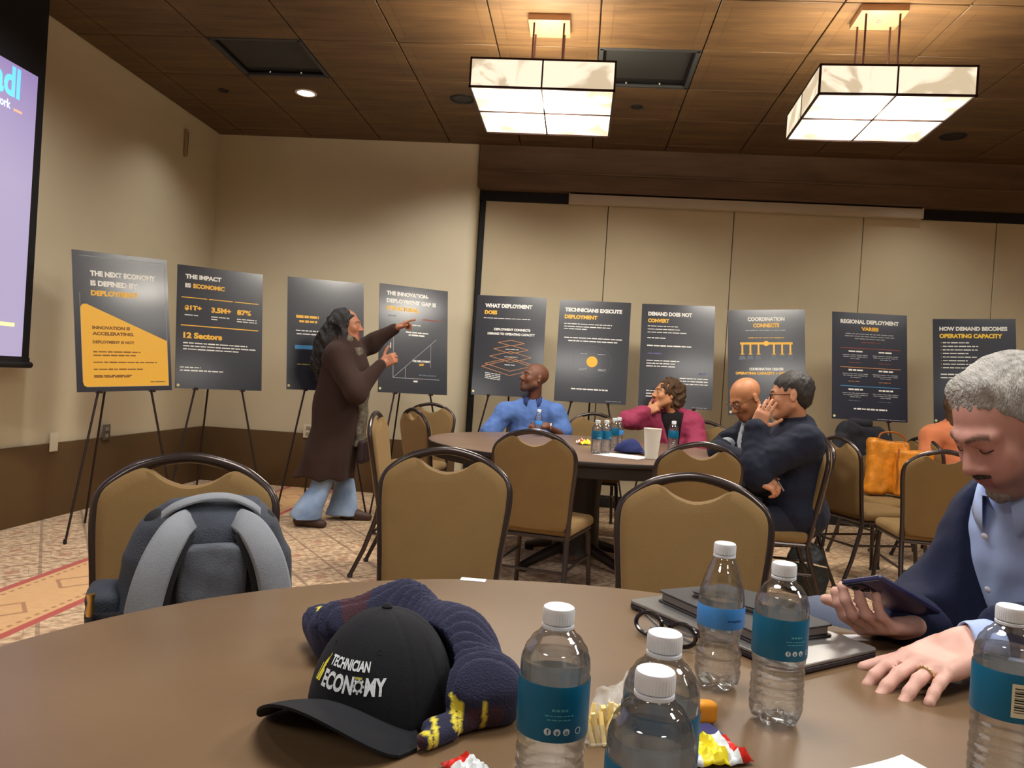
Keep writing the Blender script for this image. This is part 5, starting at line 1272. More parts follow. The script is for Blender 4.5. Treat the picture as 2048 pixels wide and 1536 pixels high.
def water():
    m = bpy.data.materials.new('water'); m.use_nodes = True; nt = m.node_tree; N = nt.nodes; L = nt.links; N.remove(N['Principled BSDF'])
    tr = N.new('ShaderNodeBsdfTransparent'); tr.inputs[0].default_value = (.97, .98, .985, 1); g = N.new('ShaderNodeBsdfGlass'); g.inputs['Roughness'].default_value = 0; g.inputs['IOR'].default_value = 1.33; g.inputs[0].default_value = (.98, .99, 1, 1)
    mx = N.new('ShaderNodeMixShader'); mx.inputs[0].default_value = .4; L.new(tr.outputs[0], mx.inputs[1]); L.new(g.outputs[0], mx.inputs[2]); L.new(mx.outputs[0], N['Material Output'].inputs[0]); return m
M_pet = pet(); M_water = water()
M_capw = mat('bottle_cap_white', srgb(226, 230, 238), .45, sss=.2); M_teal = mat('label_teal', srgb(0, 96, 132), .4); M_sky = mat('label_sky', srgb(70, 146, 226), .4)
M_lwhite = mat('label_white', srgb(214, 222, 226), .5); M_lteal = mat('label_pale_teal', srgb(80, 160, 176), .5)
def curve_on(me_or_bm, r, z0, ang):
    for v in me_or_bm.vertices if hasattr(me_or_bm, 'vertices') else me_or_bm.verts:
        a = ang + v.co.x / r; z = z0 + v.co.y; v.co = Vector((math.cos(a) * r, math.sin(a) * r, z))
def print_rows(r, ang, rows):
    """rows of print too small to read: (height, width, letter size)"""
    bm = BM(); rs = random.Random(3)
    for z, w, h in rows:
        x = -w / 2
        while x < w / 2:
            q = min(rs.uniform(.002, .005), w / 2 - x + .0005); vs = [bm.verts.new(c) for c in ((x, -h / 2, 0), (x + q, -h / 2, 0), (x + q, h / 2, 0), (x, h / 2, 0))]; bm.faces.new(vs); x += q + .0009
        for v in bm.verts[:]:
            pass
        bm.verts.ensure_lookup_table()
        for v in bm.verts:
            if not v.tag: v.co.y += z; v.tag = True
    curve_on(bm, r, 0, ang); return bm
def bottle_proto(kind, name='water_bottle', seg=48):
    t = thing(name, 'x', 'bottle', group='water bottles')
    if kind == 'A':
        prof = [(.010, .004), (.022, .0015), (.0285, .004), (.0315, .014), (.0320, .022), (.0312, .026), (.0322, .031), (.0312, .036), (.0322, .041), (.0310, .046), (.0320, .052), (.0306, .058), (.0318, .065), (.0305, .071), (.0318, .078), (.0318, .083),
                (.0318, .134), (.0322, .140), (.0318, .147), (.0290, .157), (.0235, .166), (.0170, .172), (.0135, .176), (.0128, .180)]
        lab = (.084, .133); wl = .150
    else:
        prof = [(.010, .004), (.022, .0015), (.0285, .004), (.0305, .014), (.0308, .022), (.0295, .028), (.0308, .034), (.0295, .040), (.0306, .047), (.0270, .056), (.0255, .064), (.0275, .072), (.0305, .080), (.0305, .084),
                (.0305, .114), (.0308, .120), (.0295, .130), (.0262, .143), (.0222, .156), (.0178, .168), (.0140, .176), (.0130, .181)]
        lab = (.085, .113); wl = .122
    def foot(r, z, a):
        k = max(0, 1 - z / .020); return (r * (1 - .10 * k * (.5 - .5 * math.cos(5 * a))), z + .006 * k * (.5 - .5 * math.cos(5 * a)) * (r > .015))
    P = []
    for i in range(len(prof) - 1):
        for j in range(3):
            f = j / 3; f2 = f * f * (3 - 2 * f); P.append((prof[i][0] + (prof[i + 1][0] - prof[i][0]) * f2, prof[i][1] + (prof[i + 1][1] - prof[i][1]) * f))
    P.append(prof[-1])
    bm = BM(); lathe(bm, P, seg, foot, cap1=False); obj('bottle_body', bm, M_pet, t, 180)
    bm = BM(); W = [(max(r - .0008, .002), z + .0006) for r, z in P if z < wl]; r_ = W[-1][0]; W += [(r_, wl)]
    lathe(bm, W, seg, foot); obj('water', bm, M_water, t, 60)
    bm = BM(); lathe(bm, [(.0142, .176), (.0148, .1765), (.0148, .179), (.0142, .1795)], 32); obj('neck_ring', bm, M_capw, t)
    bm = BM()
    def ridge(r, z, a): return (r + (.0003 if z < .193 else 0) * math.cos(40 * a), z)
    lathe(bm, [(.0140, .1805), (.0145, .181), (.0146, .192), (.0140, .1945), (.0125, .1955)], 120, ridge); obj('cap', bm, M_capw, t)
    bm = BM(); rl = (.0327 if kind == 'A' else .0314); lathe(bm, [(rl - .0003, lab[0] + .0003), (rl - .0003, lab[1] - .0003)], 64, cap0=False, cap1=False); obj('label_backing', bm, mat('label_back_white', srgb(225, 228, 230), .6), t); bm = BM(); lathe(bm, [(rl, lab[0]), (rl + .0003, lab[0] + .001), (rl + .0003, lab[1] - .001), (rl, lab[1])], 64, cap0=False, cap1=False)
    L = obj('label', bm, M_teal if kind == 'A' else M_sky, t)
    if kind == 'A':
        bm = BM()
        for i in range(3): bmesh.ops.create_circle(bm, cap_ends=True, segments=18, radius=.0032, matrix=Matrix.Translation((-.010 + i * .0085, 0, 0)))
        curve_on(bm, rl + .0008, .094, -PI / 2); obj('social_icons', bm, M_lwhite, L, smooth=False)
        for i, ch in enumerate('fyo'):
            me = text_mesh(ch, .0065, .02, 1, 'CENTER', 0); me.transform(Matrix.Translation((-.010 + i * .0085, -.0022, 0))); curve_on(me, rl + .0012, .094, -PI / 2); obj('icon_letter', me, M_teal, L, smooth=False)
        bm = BM(); tube(bm, [(.019 + .0028 * math.cos(a), .0028 * math.sin(a), 0) for a in [2 * PI * k / 14 for k in range(14)]], .0004, 4, closed=True); curve_on(bm, rl + .0008, .094, -PI / 2); obj('recycle_mark', bm, M_lwhite, L, smooth=False)
        obj('small_print', print_rows(rl + .0008, -PI / 2, [(.113, .014, .0022), (.108, .026, .0012), (.1045, .022, .0012)]), M_lteal, L, smooth=False)
    else:
        obj('small_print', print_rows(rl + .0008, -PI / 2 + .45, [(.097, .022, .0022)]), mat('label_navy', srgb(30, 80, 150), .5), L, smooth=False)
    return t
BA = bottle_proto('A'); BB = bottle_proto('B')
def on_table(px, py, d): p = U(px, py, d); return (float(p[0]), float(p[1]), TT + .0005)
def place(src, p, rz, lab, used=[]):
    c = src if src.name not in used else copy_tree(src); used.append(src.name); c.location = p; c.rotation_euler = (0, 0, rz); c['label'] = lab; return c
place(BA, on_table(1104, 1440, .715), .20, 'teal-labelled water bottle standing alone right of the black cap')
place(BA, on_table(1560, 1270, .985), .35, 'teal-labelled water bottle standing on the laptop side, right of the pale blue labelled bottle')
place(BA, on_table(1322, 1400, .665), 1.9, 'teal-labelled water bottle standing directly behind the frontmost bottle')
b = place(BA, on_table(1304, 1460, .575), 2.9, 'frontmost water bottle, cut off by the bottom edge, with a cream panel on its label')
place(BA, on_table(2014, 1360, .86), 2.6, 'water bottle at the right edge beside the resting hand, barcode on its label')
place(BB, on_table(1442, 1220, 1.085), .0, 'water bottle with a pale sky-blue label and a long tapered neck')
def sticker(b, ang, w, z0, z1, frame, m, lines=0):
    L = [c for c in kids(b) if c.name.startswith('label')][0]; rl = .0327
    bm = BM(); n = 8
    for (dx, dr, mm) in ((0, .0006, 0),):
        vs = [[bm.verts.new((-w / 2 + w * i / n, z, 0)) for i in range(n + 1)] for z in (z0, z1)]
        for i in range(n): bm.faces.new((vs[0][i], vs[0][i + 1], vs[1][i + 1], vs[1][i]))
    curve_on(bm, rl + .0007, 0, ang); obj('panel', bm, m, L, smooth=False)
    for k in range(lines):
        bm = BM(); z = z0 + (z1 - z0) * (.15 + .7 * k / max(1, lines - 1)); h = .0006 + .0005 * (k % 3)
        vs = [[bm.verts.new((-w * .38 + w * .76 * i / n, zz, 0)) for i in range(n + 1)] for zz in (z, z + h)]
        for i in range(n): bm.faces.new((vs[0][i], vs[0][i + 1], vs[1][i + 1], vs[1][i]))
        curve_on(bm, rl + .0011, 0, ang); obj('bar', bm, M_dark, L, smooth=False)
BOT = [o for o in bpy.data.objects if o.get('category') == 'bottle']
for o in BOT:
    if 'cream panel' in o['label']: sticker(o, -PI / 2 - o.rotation_euler.z + .15, .030, .088, .128, None, mat('label_cream', srgb(220, 210, 180), .5), 3)
    if 'barcode' in o['label']: sticker(o, -PI / 2 - o.rotation_euler.z - .05, .020, .090, .124, None, mat('label_cream', (0, 0, 0)), 11)
# bottles on the far table
for i, (px_, py_, d, src, rz, lab) in enumerate([(1194, 875, 4.55, BA, .4, 'teal-labelled bottle at the left end of the group on the far table'), (1212, 872, 4.62, BA, 1.0, 'teal-labelled bottle second from the left in the group on the far table'),
        (1228, 866, 5.00, BA, 2.0, 'small water bottle third in the group on the far table'), (1238, 856, 5.15, BB, .5, 'taller-looking water bottle at the right rear of the group on the far table'),
        (1347, 864, 5.15, BA, 2.7, 'water bottle on the far table in front of the maroon jacket'), (1077, 842, 5.65, BB, 1.3, 'water bottle on the far table in front of the blue polo shirt')]):
    p = U(px_, py_, d); place(src, (float(p[0]), float(p[1]), TT + .0005), rz, lab)

# ------------------------------------------------------------------ black cap
cc = UZ(762, 1412, TT); bd = UZ(600, 1512, TT) - cc; bd = nrm((bd[0], bd[1], 0)); rz = math.atan2(bd[0], -bd[1])
t = thing('baseball_cap', 'black baseball cap with white and yellow lettering on the near table', 'cap', (float(cc[0]), float(cc[1]), TT + .001), rz)
CRX, CRY, CRZ = .082, .093, .118
s = Sdf(); s.u(el((0, 0, .002), (CRX, CRY, CRZ - .002)), 0).inter(lambda P: .001 - P[:, 2])
def seams(P):
    a = np.arctan2(P[:, 0], -P[:, 1]); d = np.abs(((a / (PI / 3) + .5) % 1) - .5) * PI / 3 * np.maximum(np.hypot(P[:, 0], P[:, 1]), .01)
    return .0012 * np.exp(-(d / .0018) ** 2) + .0012 * np.sin(P[:, 0] * 30 + P[:, 1] * 22 + 2) * (P[:, 1] > 0)
s.disp(seams)
M_cap = cloth('cap_cotton_black', srgb(20, 21, 27), .8, .25, .25, 900)
obj('crown', mesh_sdf(s, (-.10, -.11, -.01), (.10, .11, .13), .0035), M_cap, t, 180)
bm = BM(); lathe(bm, [(.001, 0), (.006, 0), (.0065, .002), (.004, .005), (.0005, .006)], 16); o = obj('top_button', bm, M_cap, t); o.location = (0, 0, CRZ - .001)
bm = BM(); NR, NA = 10, 26; top = []; bot = []
for i in range(NR + 1):
    rt, rb_ = [], []
    for j in range(NA + 1):
        ph = (j / NA - .5) * 2 * 1.16; ex = .078 * max(0, math.cos(ph * .98)) ** .45 if abs(ph) < 1.5 else 0
        k = i / NR; x = (CRX - .003) * math.sin(ph) + math.sin(ph) * ex * k * .50; y = -(CRY - .003) * math.cos(ph) - ex * k * (.55 + .45 * math.cos(ph))
        z = .034 + .030 * k - 6.6 * x * x - .008 * k * k; rt.append(bm.verts.new((x, y, max(z, .0025) + .0016))); rb_.append(bm.verts.new((x, y, max(z, .0025) - .0016)))
    top.append(rt); bot.append(rb_)
for i in range(NR):
    for j in range(NA):
        bm.faces.new((top[i][j], top[i + 1][j], top[i + 1][j + 1], top[i][j + 1])); bm.faces.new((bot[i][j], bot[i][j + 1], bot[i + 1][j + 1], bot[i + 1][j]))
for j in range(NA): bm.faces.new((top[NR][j], bot[NR][j], bot[NR][j + 1], top[NR][j + 1])); bm.faces.new((top[0][j], top[0][j + 1], bot[0][j + 1], bot[0][j]))
for i in range(NR): bm.faces.new((top[i][0], bot[i][0], bot[i + 1][0], top[i + 1][0])); bm.faces.new((top[i][NA], top[i + 1][NA], bot[i + 1][NA], bot[i][NA]))
bmesh.ops.recalc_face_normals(bm, faces=bm.faces[:]); obj('brim', bm, M_cap, t, 50)
def on_crown(me, x0, z0):
    for v in (me.vertices if hasattr(me, 'vertices') else me.verts):
        ph = (v.co.x + x0) / .088; z = min(max(z0 + v.co.y, .0), CRZ - .01); q = math.sqrt(1 - (z / CRZ) ** 2) * 1.012
        v.co = Vector((CRX * q * math.sin(ph), -CRY * q * math.cos(ph), z + .0008))
M_thw = mat('thread_white', srgb(225, 232, 240), .7, bump=.3, bscale=900); M_thy = mat('thread_yellow', srgb(225, 215, 70), .7)
me = text_mesh('TECHNICIAN', .0135, .035, .84, 'LEFT', 0); on_crown(me, -.030, .067); obj('lettering_small', me, M_thw, t, smooth=False)
me = text_mesh('ECON', .0230, .04, .82, 'LEFT', 0); on_crown(me, -.034, .045); obj('lettering_large', me, M_thw, t, smooth=False)
me = text_mesh('MY', .0230, .04, .82, 'LEFT', 0); on_crown(me, .0335, .045); obj('lettering_large', me, M_thw, t, smooth=False)
bm = BM()
for k in range(8):
    a = 2 * PI * k / 8; box(bm, (.0066 * math.cos(a), .0066 * math.sin(a), 0), (.0026, .0026, .0001), Matrix.Rotation(a, 3, 'Z'))
tube(bm, [(.0048 * math.cos(a), .0048 * math.sin(a), 0) for a in [2 * PI * k / 18 for k in range(18)]], .0011, 4, closed=True); on_crown(bm, .0255, .0530); obj('gear_emblem', bm, M_thw, t, smooth=False)
bm = BM(); box(bm, (-.0012, .004, 0), (.010, .0022, .0001)); box(bm, (0, .0005, 0), (.008, .0022, .0001)); on_crown(bm, .0255, .0565); obj('gear_stripes', bm, M_thy, t, smooth=False)
bm = BM(); poly(bm, [(-.010, 0), (-.006, 0), (.002, .018), (.000, .026), (-.004, .020)], 0, .0002, 'z'); poly(bm, [(-.004, 0), (.000, .001), (.003, .012), (.0, .016)], 0, .0002, 'z'); poly(bm, [(-.013, .0), (-.0115, .0), (-.007, .018), (-.009, .018)], 0, .0002, 'z'); poly(bm, [(.001, .020), (.003, .020), (.003, .030), (.001, .030)], 0, .0002, 'z')
on_crown(bm, -.0400, .046); obj('yellow_emblem', bm, M_thy, t, smooth=False)
for g in (-1, 1):
    for ph in (.55, 1.6):
        z = .085; q = math.sqrt(1 - (z / CRZ) ** 2); p = Vector((CRX * q * math.sin(g * ph), -CRY * q * math.cos(g * ph), z)); bm = BM(); tube(bm, [(.0028 * math.cos(a), .0028 * math.sin(a), 0) for a in [2 * PI * k / 12 for k in range(12)]], .0007, 5, closed=True)
        bm.transform(Matrix.Translation(p) @ Vector((p.x / CRX ** 2, p.y / CRY ** 2, p.z / CRZ ** 2)).to_track_quat('Z', 'Y').to_matrix().to_4x4()); obj('eyelet', bm, M_cap, t)

# ------------------------------------------------------------------ bundled scarf behind the cap
def scx(px_, py_, z=TT): p = UZ(px_, py_, z); return p
c1 = UZ(800, 1330, TT); lo = np.array([-.36, .78, TT]); 
s = Sdf(); Z = TT + .001
q = lambda px_, py_, z: UZ(px_, py_, TT + z)
s.u(rc(q(680, 1255, .045), q(800, 1235, .055), .034, .038), 0); s.u(rc(q(800, 1238, .055), q(905, 1300, .045), .040, .045), .04); s.u(rc(q(905, 1300, .045), q(972, 1370, .035), .045, .036), .04)
s.u(rc(q(930, 1400, .028), q(978, 1392, .026), .030, .028), .04); s.u(rc(q(760, 1275, .02), q(905, 1340, .03), .03, .035), .04)
s.u(rc(q(862, 1462, .012), q(925, 1440, .014), .0135, .013), .006); s.u(rc(q(925, 1440, .014), q(1005, 1400, .012), .013, .012), .006); s.u(rc(q(850, 1484, .010), q(900, 1462, .010), .0125, .012), .004)
s.u(rc(q(655, 1290, .02), q(645, 1250, .03), .020, .024), .02)
s.disp(lambda P: .0040 * (1 - 2 * np.abs(np.sin((P[:, 0] * .55 - P[:, 1] * .85 + P[:, 2] * .5) * 230 + 2.6 * np.sin(P[:, 0] * 34) + 1.2 * np.sin(P[:, 1] * 50)))) * np.clip((P[:, 2] - TT - .03) / .02, 0, 1)); s.disp(wave(91, .004, 45)); s.sub(el((cc[0], cc[1], TT), (CRY + .006, CRY + .006, CRZ + .004)), .004); s.inter(lambda P: Z - P[:, 2])
ybands = [(q(700, 1208, .06), (.75, .65, 0)), (q(640, 1240, .045), (.9, .45, 0)), (q(838, 1470, .015), (.5, .85, 0)), (q(868, 1452, .02), (1, .35, 0)), (q(905, 1432, .02), (1, .35, 0)), (q(920, 1450, .015), (1, .3, 0)), (q(965, 1425, .02), (1, .3, 0)), (q(1010, 1390, .015), (.8, .6, 0))]
def scarf_col(V):
    navy = np.array(srgb(22, 24, 54)); mar = np.array(srgb(56, 20, 30)); c = np.tile(navy, (len(V), 1))
    w = (np.sin((V[:, 0] * .9 + V[:, 1] * .45) * 62 + .6) > .15) & ((V[:, 2] < TT + .030) | (V[:, 0] < UZ(745, 1240, TT + .05)[0])); c[w] = mar
    for p, n in ybands:
        n = nrm(n); d = np.abs((V - p) @ n); m = (d < .0028) & (np.linalg.norm(V - p, axis=1) < .024); c[m] = srgb(226, 208, 60)
    return c
t = thing('scarf', 'bundled navy and maroon scarf with yellow stripes behind the black cap', 'scarf', (float(c1[0]), float(c1[1]), TT))
obj('knit_fabric', mesh_sdf(s, (c1[0] - .30, c1[1] - .30, TT - .012), (c1[0] + .30, c1[1] + .30, TT + .15), .0036, scarf_col), mat('scarf_knit', (.1, .1, .2), .85, attr=True, sheen=.3, bump=.4, bscale=500), t, 180, world=True)

# ------------------------------------------------------------------ laptop, folder, spectacles
def slab(name, label, cat, corners, z, th, m, rnd=.012):
    """corners: four (x, y) of the slab; returns the root with centre and axes"""
    c = sum(A3((*p, 0)) for p in corners) / 4; ax = nrm(A3((*corners[1], 0)) - A3((*corners[0], 0))); w = np.linalg.norm(A3((*corners[1], 0)) - A3((*corners[0], 0))); d = np.linalg.norm(A3((*corners[2], 0)) - A3((*corners[1], 0)))
    t = thing(name, label, cat, (float(c[0]), float(c[1]), z), math.atan2(ax[1], ax[0])); return t, w, d
def rrect(bm, w, d, z0, z1, r, cx=0, cy=0):
    pts = []
    for sx, sy, a0 in ((1, 1, 0), (-1, 1, 90), (-1, -1, 180), (1, -1, 270)):
        for k in range(7): a = math.radians(a0 + 15 * k); pts.append((cx + sx * (w / 2 - r) + r * math.cos(a), cy + sy * (d / 2 - r) + r * math.sin(a)))
    poly(bm, pts, z0, z1, 'z'); bmesh.ops.bevel(bm, geom=[e for e in bm.edges if abs(e.verts[0].co.z - e.verts[1].co.z) < 1e-6], offset=min(.0012, (z1 - z0) * .3), segments=1, affect='EDGES'); return bm
M_alu = mat('laptop_aluminium', srgb(150, 148, 146), .35, metal=.75); M_alud = mat('laptop_edge', srgb(44, 38, 46), .5)
Lc = UZ(1272, 1222, TT)[:2]; Fc = UZ(1612, 1366, TT)[:2]; Rc = UZ(1732, 1308, TT)[:2]; Bc = Lc + (Rc - Fc)
t, w, d = slab('laptop', 'closed silver laptop lying under the folder and bottles', 'laptop', [Lc, Fc, Rc, Bc], TT, .016, None)
bm = BM(); rrect(bm, w, d, .002, .0095, .011); obj('base', bm, M_alud, t)
bm = BM(); rrect(bm, w, d, .0100, .0155, .011); obj('lid', bm, M_alu, t)
for sx in (-1, 1):
    for sy in (-1, 1): bm = BM(); lathe(bm, [(.006, 0), (.006, .002)], 12); o = obj('rubber_foot', bm, M_black, t); o.location = (sx * (w / 2 - .03), sy * (d / 2 - .03), 0)
ang = t.rotation_euler.z; LC = A3(t.location); axx = np.array([math.cos(ang), math.sin(ang), 0]); axy = np.array([-math.sin(ang), math.cos(ang), 0])
M_lea = mat('leather_dark_grey', srgb(48, 44, 46), .55, bump=.2, bscale=300)
p = LC + axx * -.02 + axy * .012
t2 = thing('leather_folder', 'dark grey leather folder with pages lying on the laptop', 'folder', (float(p[0]), float(p[1]), TT + .016), ang - .10)
bm = BM(); rrect(bm, .25, .165, 0, .003, .008); obj('cover', bm, M_lea, t2); bm = BM(); rrect(bm, .25, .165, .017, .020, .008); obj('cover', bm, M_lea, t2)
bm = BM(); rrect(bm, .238, .155, .0032, .0168, .004); obj('pages', bm, mat('paper_grey', srgb(150, 144, 138), .8), t2)
bm = BM(); tube(bm, [(.1235, y_, .010 + .0095 * math.sin(a)) if False else (.123 + .006 * math.cos(a), -.02, .010 + .0095 * math.sin(a)) for a in [2 * PI * k / 16 for k in range(16)] for y_ in (0,)], .0012, 6, closed=True); obj('elastic_band', bm, M_black, t2)
p = LC + axx * -.035 + axy * .035
t3 = thing('notebook', 'thin black notebook on top of the grey leather folder', 'notebook', (float(p[0]), float(p[1]), TT + .0365), ang + .22)
bm = BM(); rrect(bm, .15, .10, 0, .0015, .006); obj('cover', bm, mat('notebook_black', srgb(30, 28, 32), .6), t3); bm = BM(); rrect(bm, .15, .10, .0075, .009, .006); obj('cover', bm, mat('notebook_black', (0, 0, 0)), t3)
bm = BM(); rrect(bm, .144, .094, .0017, .0073, .003); obj('pages', bm, mat('paper_grey', (0, 0, 0)), t3)
# spectacles standing on their rims beside the laptop
p0 = UZ(1275, 1262, TT); p1 = UZ(1392, 1306, TT); gx = nrm(p1 - p0); gy = np.cross((0, 0, 1), gx)
t = thing('spectacles', 'black-framed spectacles lying folded beside the laptop', 'glasses', tuple((p0 + p1) / 2), math.atan2(gx[1], gx[0]))
M_frm = mat('spectacle_black', srgb(20, 14, 16), .25, coat=.4)
for g in (-1, 1):
    bm = BM(); cx = g * .033
    tube(bm, [(cx + .026 * math.cos(a), -.004 + .006 * math.sin(a), .020 + .016 * math.sin(a) * (1 if math.sin(a) > 0 else .95)) for a in [2 * PI * k / 22 for k in range(22)]], .0036, 7, closed=True); rim = obj('rim', bm, M_frm, t)
    bm = BM(); vs = [bm.verts.new((cx + .0245 * math.cos(a), -.004 + .0057 * math.sin(a), .020 + .015 * math.sin(a))) for a in [2 * PI * k / 22 for k in range(22)]]; bm.faces.new(vs); obj('lens', bm, M_lens, rim)
    bm = BM(); tube(bm, [(g * .061, -.002, .034), (g * .064, .010, .032), (g * .030, .022 + .004 * g, .012), (g * -.030, .026 + .005 * g, .0045), (g * -.055, .024 + .005 * g, .0035)], .0024, 7); obj('temple', bm, M_frm, t)
bm = BM(); tube(bm, [(-.008, -.004, .028), (0, -.006, .032), (.008, -.004, .028)], .0026, 7); obj('bridge', bm, M_frm, t)

# ------------------------------------------------------------------ snacks, wrappers and papers on the near table
M_film = mat('clear_film', (.9, .92, .92), .12, spec=.7, alpha=.22, bump=.8, bscale=30)
p = UZ(1205, 1478, TT); t = thing('snack_tray', 'small clear plastic tray of pale snack sticks behind the front bottles', 'snack', tuple(p), .3)
bm = BM(); pl = [(-.030, -.026), (.030, -.026), (.030, .026), (-.030, .026)]
A = [bm.verts.new((x * .86, y * .86, .001)) for x, y in pl]; Bq = [bm.verts.new((x, y, .028)) for x, y in pl]; bm.faces.new(A[::-1])
for i in range(4): bm.faces.new((A[i], A[(i + 1) % 4], Bq[(i + 1) % 4], Bq[i]))
bmesh.ops.bevel(bm, geom=bm.edges[:], offset=.004, segments=3, affect='EDGES'); obj('tray', bm, M_film, t)
rs = random.Random(4)
for k in range(12):
    bm = BM(); x = -.020 + .0075 * (k % 6); y = -.010 + .016 * (k // 6); box(bm, (x, y, .016 + .004 * (k // 6)), (.005, .006, .036), Euler((rs.uniform(-.5, .5), rs.uniform(-.3, .3), 0)).to_matrix(), bev=.001); obj('stick', bm, mat('cheese_stick', srgb(232, 208, 140), .6), t)
def crumple(name, label, cat, p, sx, sy, sz, cols, seed, m=None, n=14):
    """crumpled foil or film packet, coloured by bands"""
    t = thing(name, label, cat, tuple(p), seed * .7); bm = BM(); rs = np.random.RandomState(seed); g = {}
    hts = rs.uniform(0, 1, (n + 1, n + 1)); 
    for _ in range(1): hts = (hts + np.roll(hts, 1, 0) + np.roll(hts, 1, 1)) / 3
    for i in range(n + 1):
        for j in range(n + 1):
            e = min(i, j, n - i, n - j) / n * 4; g[i, j] = bm.verts.new(((i / n - .5) * sx + rs.uniform(-1, 1) * sx * .02, (j / n - .5) * sy + rs.uniform(-1, 1) * sy * .02, .001 + sz * hts[i, j] * min(1, .3 + e)))
    for i in range(n):
        for j in range(n): f = bm.faces.new((g[i, j], g[i + 1, j], g[i + 1, j + 1], g[i, j + 1])); f.material_index = cols[(i * len(cols)) // n] if isinstance(cols[0], int) else 0
    me = bpy.data.meshes.new(name); bm.to_mesh(me); bm.free()
    o = obj('wrapper', me, m, t, 30); sl = o.modifiers.new('s', 'SOLIDIFY'); sl.thickness = .0006; return t
M_wr = mat('foil_red', srgb(206, 44, 34), .3); M_ww = mat('foil_white', srgb(222, 228, 232), .3); M_wy = mat('foil_yellow', srgb(232, 214, 40), .35); M_wn = mat('packet_navy', srgb(56, 62, 110), .4); M_wo = mat('orange_food', srgb(240, 160, 40), .5, sss=.1)
crumple('candy_wrapper', 'crumpled red, yellow and white sweet wrapper behind the front bottle', 'wrapper', UZ(1425, 1512, TT), .07, .055, .022, [0, 1, 2, 2, 1], 5, [M_wr, M_ww, M_wy])
crumple('candy_wrapper', 'small red and white wrapper at the bottom edge, left of the lone bottle', 'wrapper', UZ(932, 1540, TT), .04, .035, .014, [0, 1, 1], 8, [M_wr, M_ww])
t = thing('snack_packet', 'flat navy packet next to the orange cheese piece', 'packet', tuple(UZ(1400, 1470, TT)), .4); bm = BM(); rrect(bm, .045, .035, 0, .006, .004); obj('packet_body', bm, M_wn, t); bm = BM(); box(bm, (.023, 0, .003), (.004, .035, .0015)); obj('seal', bm, M_wn, t)
t = thing('cheese_piece', 'orange cheese piece beside the front bottles', 'food', tuple(UZ(1408, 1445, TT)), .2); s = Sdf(); s.u(bx((0, 0, .014), (.014, .010, .013), .006), 0).disp(wave(7, .002, 120)); obj('cheese', mesh_sdf(s, (-.03, -.03, -.01), (.03, .03, .04), .0025), M_wo, t, 180)
t = thing('snack_bag', 'clear crumpled snack bag behind the front bottles', 'bag', tuple(UZ(1262, 1440, TT)), .5); bm = BM()
s = Sdf(); s.u(el((0, 0, .022), (.05, .034, .021)), 0).disp(wave(17, .006, 110)).disp(wave(18, .004, 240)); s.inter(lambda P: .001 - P[:, 2]); bm.free(); obj('film', mesh_sdf(s, (-.08, -.06, -.01), (.08, .06, .06), .0032), M_film, t, 180)
for k in range(5): bm = BM(); box(bm, (-.024 + .011 * k, .004 * (k % 2), .012), (.008, .03, .008), Euler((0, .2 * k, .3 * k)).to_matrix(), bev=.002); obj('chip', bm, mat('cheese_stick', (0, 0, 0)), t)
def sheet(label, p, w, d, rz, curl=.0, name='paper_sheet'):
    t = thing(name, label, 'paper', tuple(p), rz); bm = BM(); n = 8; g = {}
    for i in range(n + 1):
        for j in range(n + 1): g[i, j] = bm.verts.new(((i / n - .5) * w, (j / n - .5) * d, .001 + curl * (i / n) ** 3))
    for i in range(n):
        for j in range(n): bm.faces.new((g[i, j], g[i + 1, j], g[i + 1, j + 1], g[i, j + 1]))
    o = obj('sheet', bm, mat('paper_white', srgb(226, 228, 232), .8), t); sl = o.modifiers.new('s', 'SOLIDIFY'); sl.thickness = .0005; return t
sheet('white paper corner at the bottom edge near the resting hand', UZ(1800, 1560, TT), .09, .07, .5, .004)
sheet('small white card at the far rim of the near table', UZ(948, 1157, TT) - (0, .012, 0), .05, .022, 0, 0, 'paper_card')
sheet('small white card at the right rim of the near table, past the laptop', UZ(1748, 1279, TT) - (.03, .0, 0), .03, .03, .3, 0, 'paper_card')

# ------------------------------------------------------------------ things on the far table
def farpt(px_, py_, dz=0): p = UZ(px_, py_, TT); return (float(p[0]), float(p[1]), TT + .0005 + dz)
t = thing('paper_cup', 'tall white paper cup on the far table', 'cup', farpt(1302, 918)); bm = BM(); lathe(bm, [(.034, 0), (.036, .002), (.050, .170), (.047, .168), (.032, .006)], 32, cap1=False); obj('cup_body', bm, mat('paper_cup', srgb(228, 222, 208), .6), t)
bm = BM(); tube(bm, [(.050 * math.cos(a), .050 * math.sin(a), .171) for a in [2 * PI * k / 32 for k in range(32)]], .0022, 8, closed=True); obj('rim', bm, mat('paper_cup', (0, 0, 0)), t)
p = farpt(1258, 906); t = thing('baseball_cap', 'navy baseball cap lying on papers on the far table', 'cap', (p[0], p[1], p[2] + .006), 1.25)
s = Sdf(); s.u(el((0, 0, .0), (.080, .090, .078)), 0).disp(wave(14, .006, 40)).inter(lambda P: .001 - P[:, 2]); M_capn = cloth('cap_navy', srgb(38, 46, 92)); obj('crown', mesh_sdf(s, (-.1, -.11, -.01), (.1, .11, .1), .006), M_capn, t, 180)
s = Sdf(); s.u(el((0, -.115, .010), (.072, .062, .008)), 0).sub(el((0, 0, .01), (.075, .085, .05)), .002); obj('brim', mesh_sdf(s, (-.1, -.2, -.01), (.1, -.02, .03), .005), M_capn, t, 180)
bm = BM(); box(bm, (.052, -.052, .038), (.030, .004, .022), Matrix.Rotation(.8, 3, 'Z') @ Matrix.Rotation(-.6, 3, 'X'), bev=.001); obj('badge', bm, M_lwhite, t)
p = farpt(1245, 912); sheet('white papers under the navy cap on the far table', (p[0], p[1], TT), .22, .28, 1.1); 
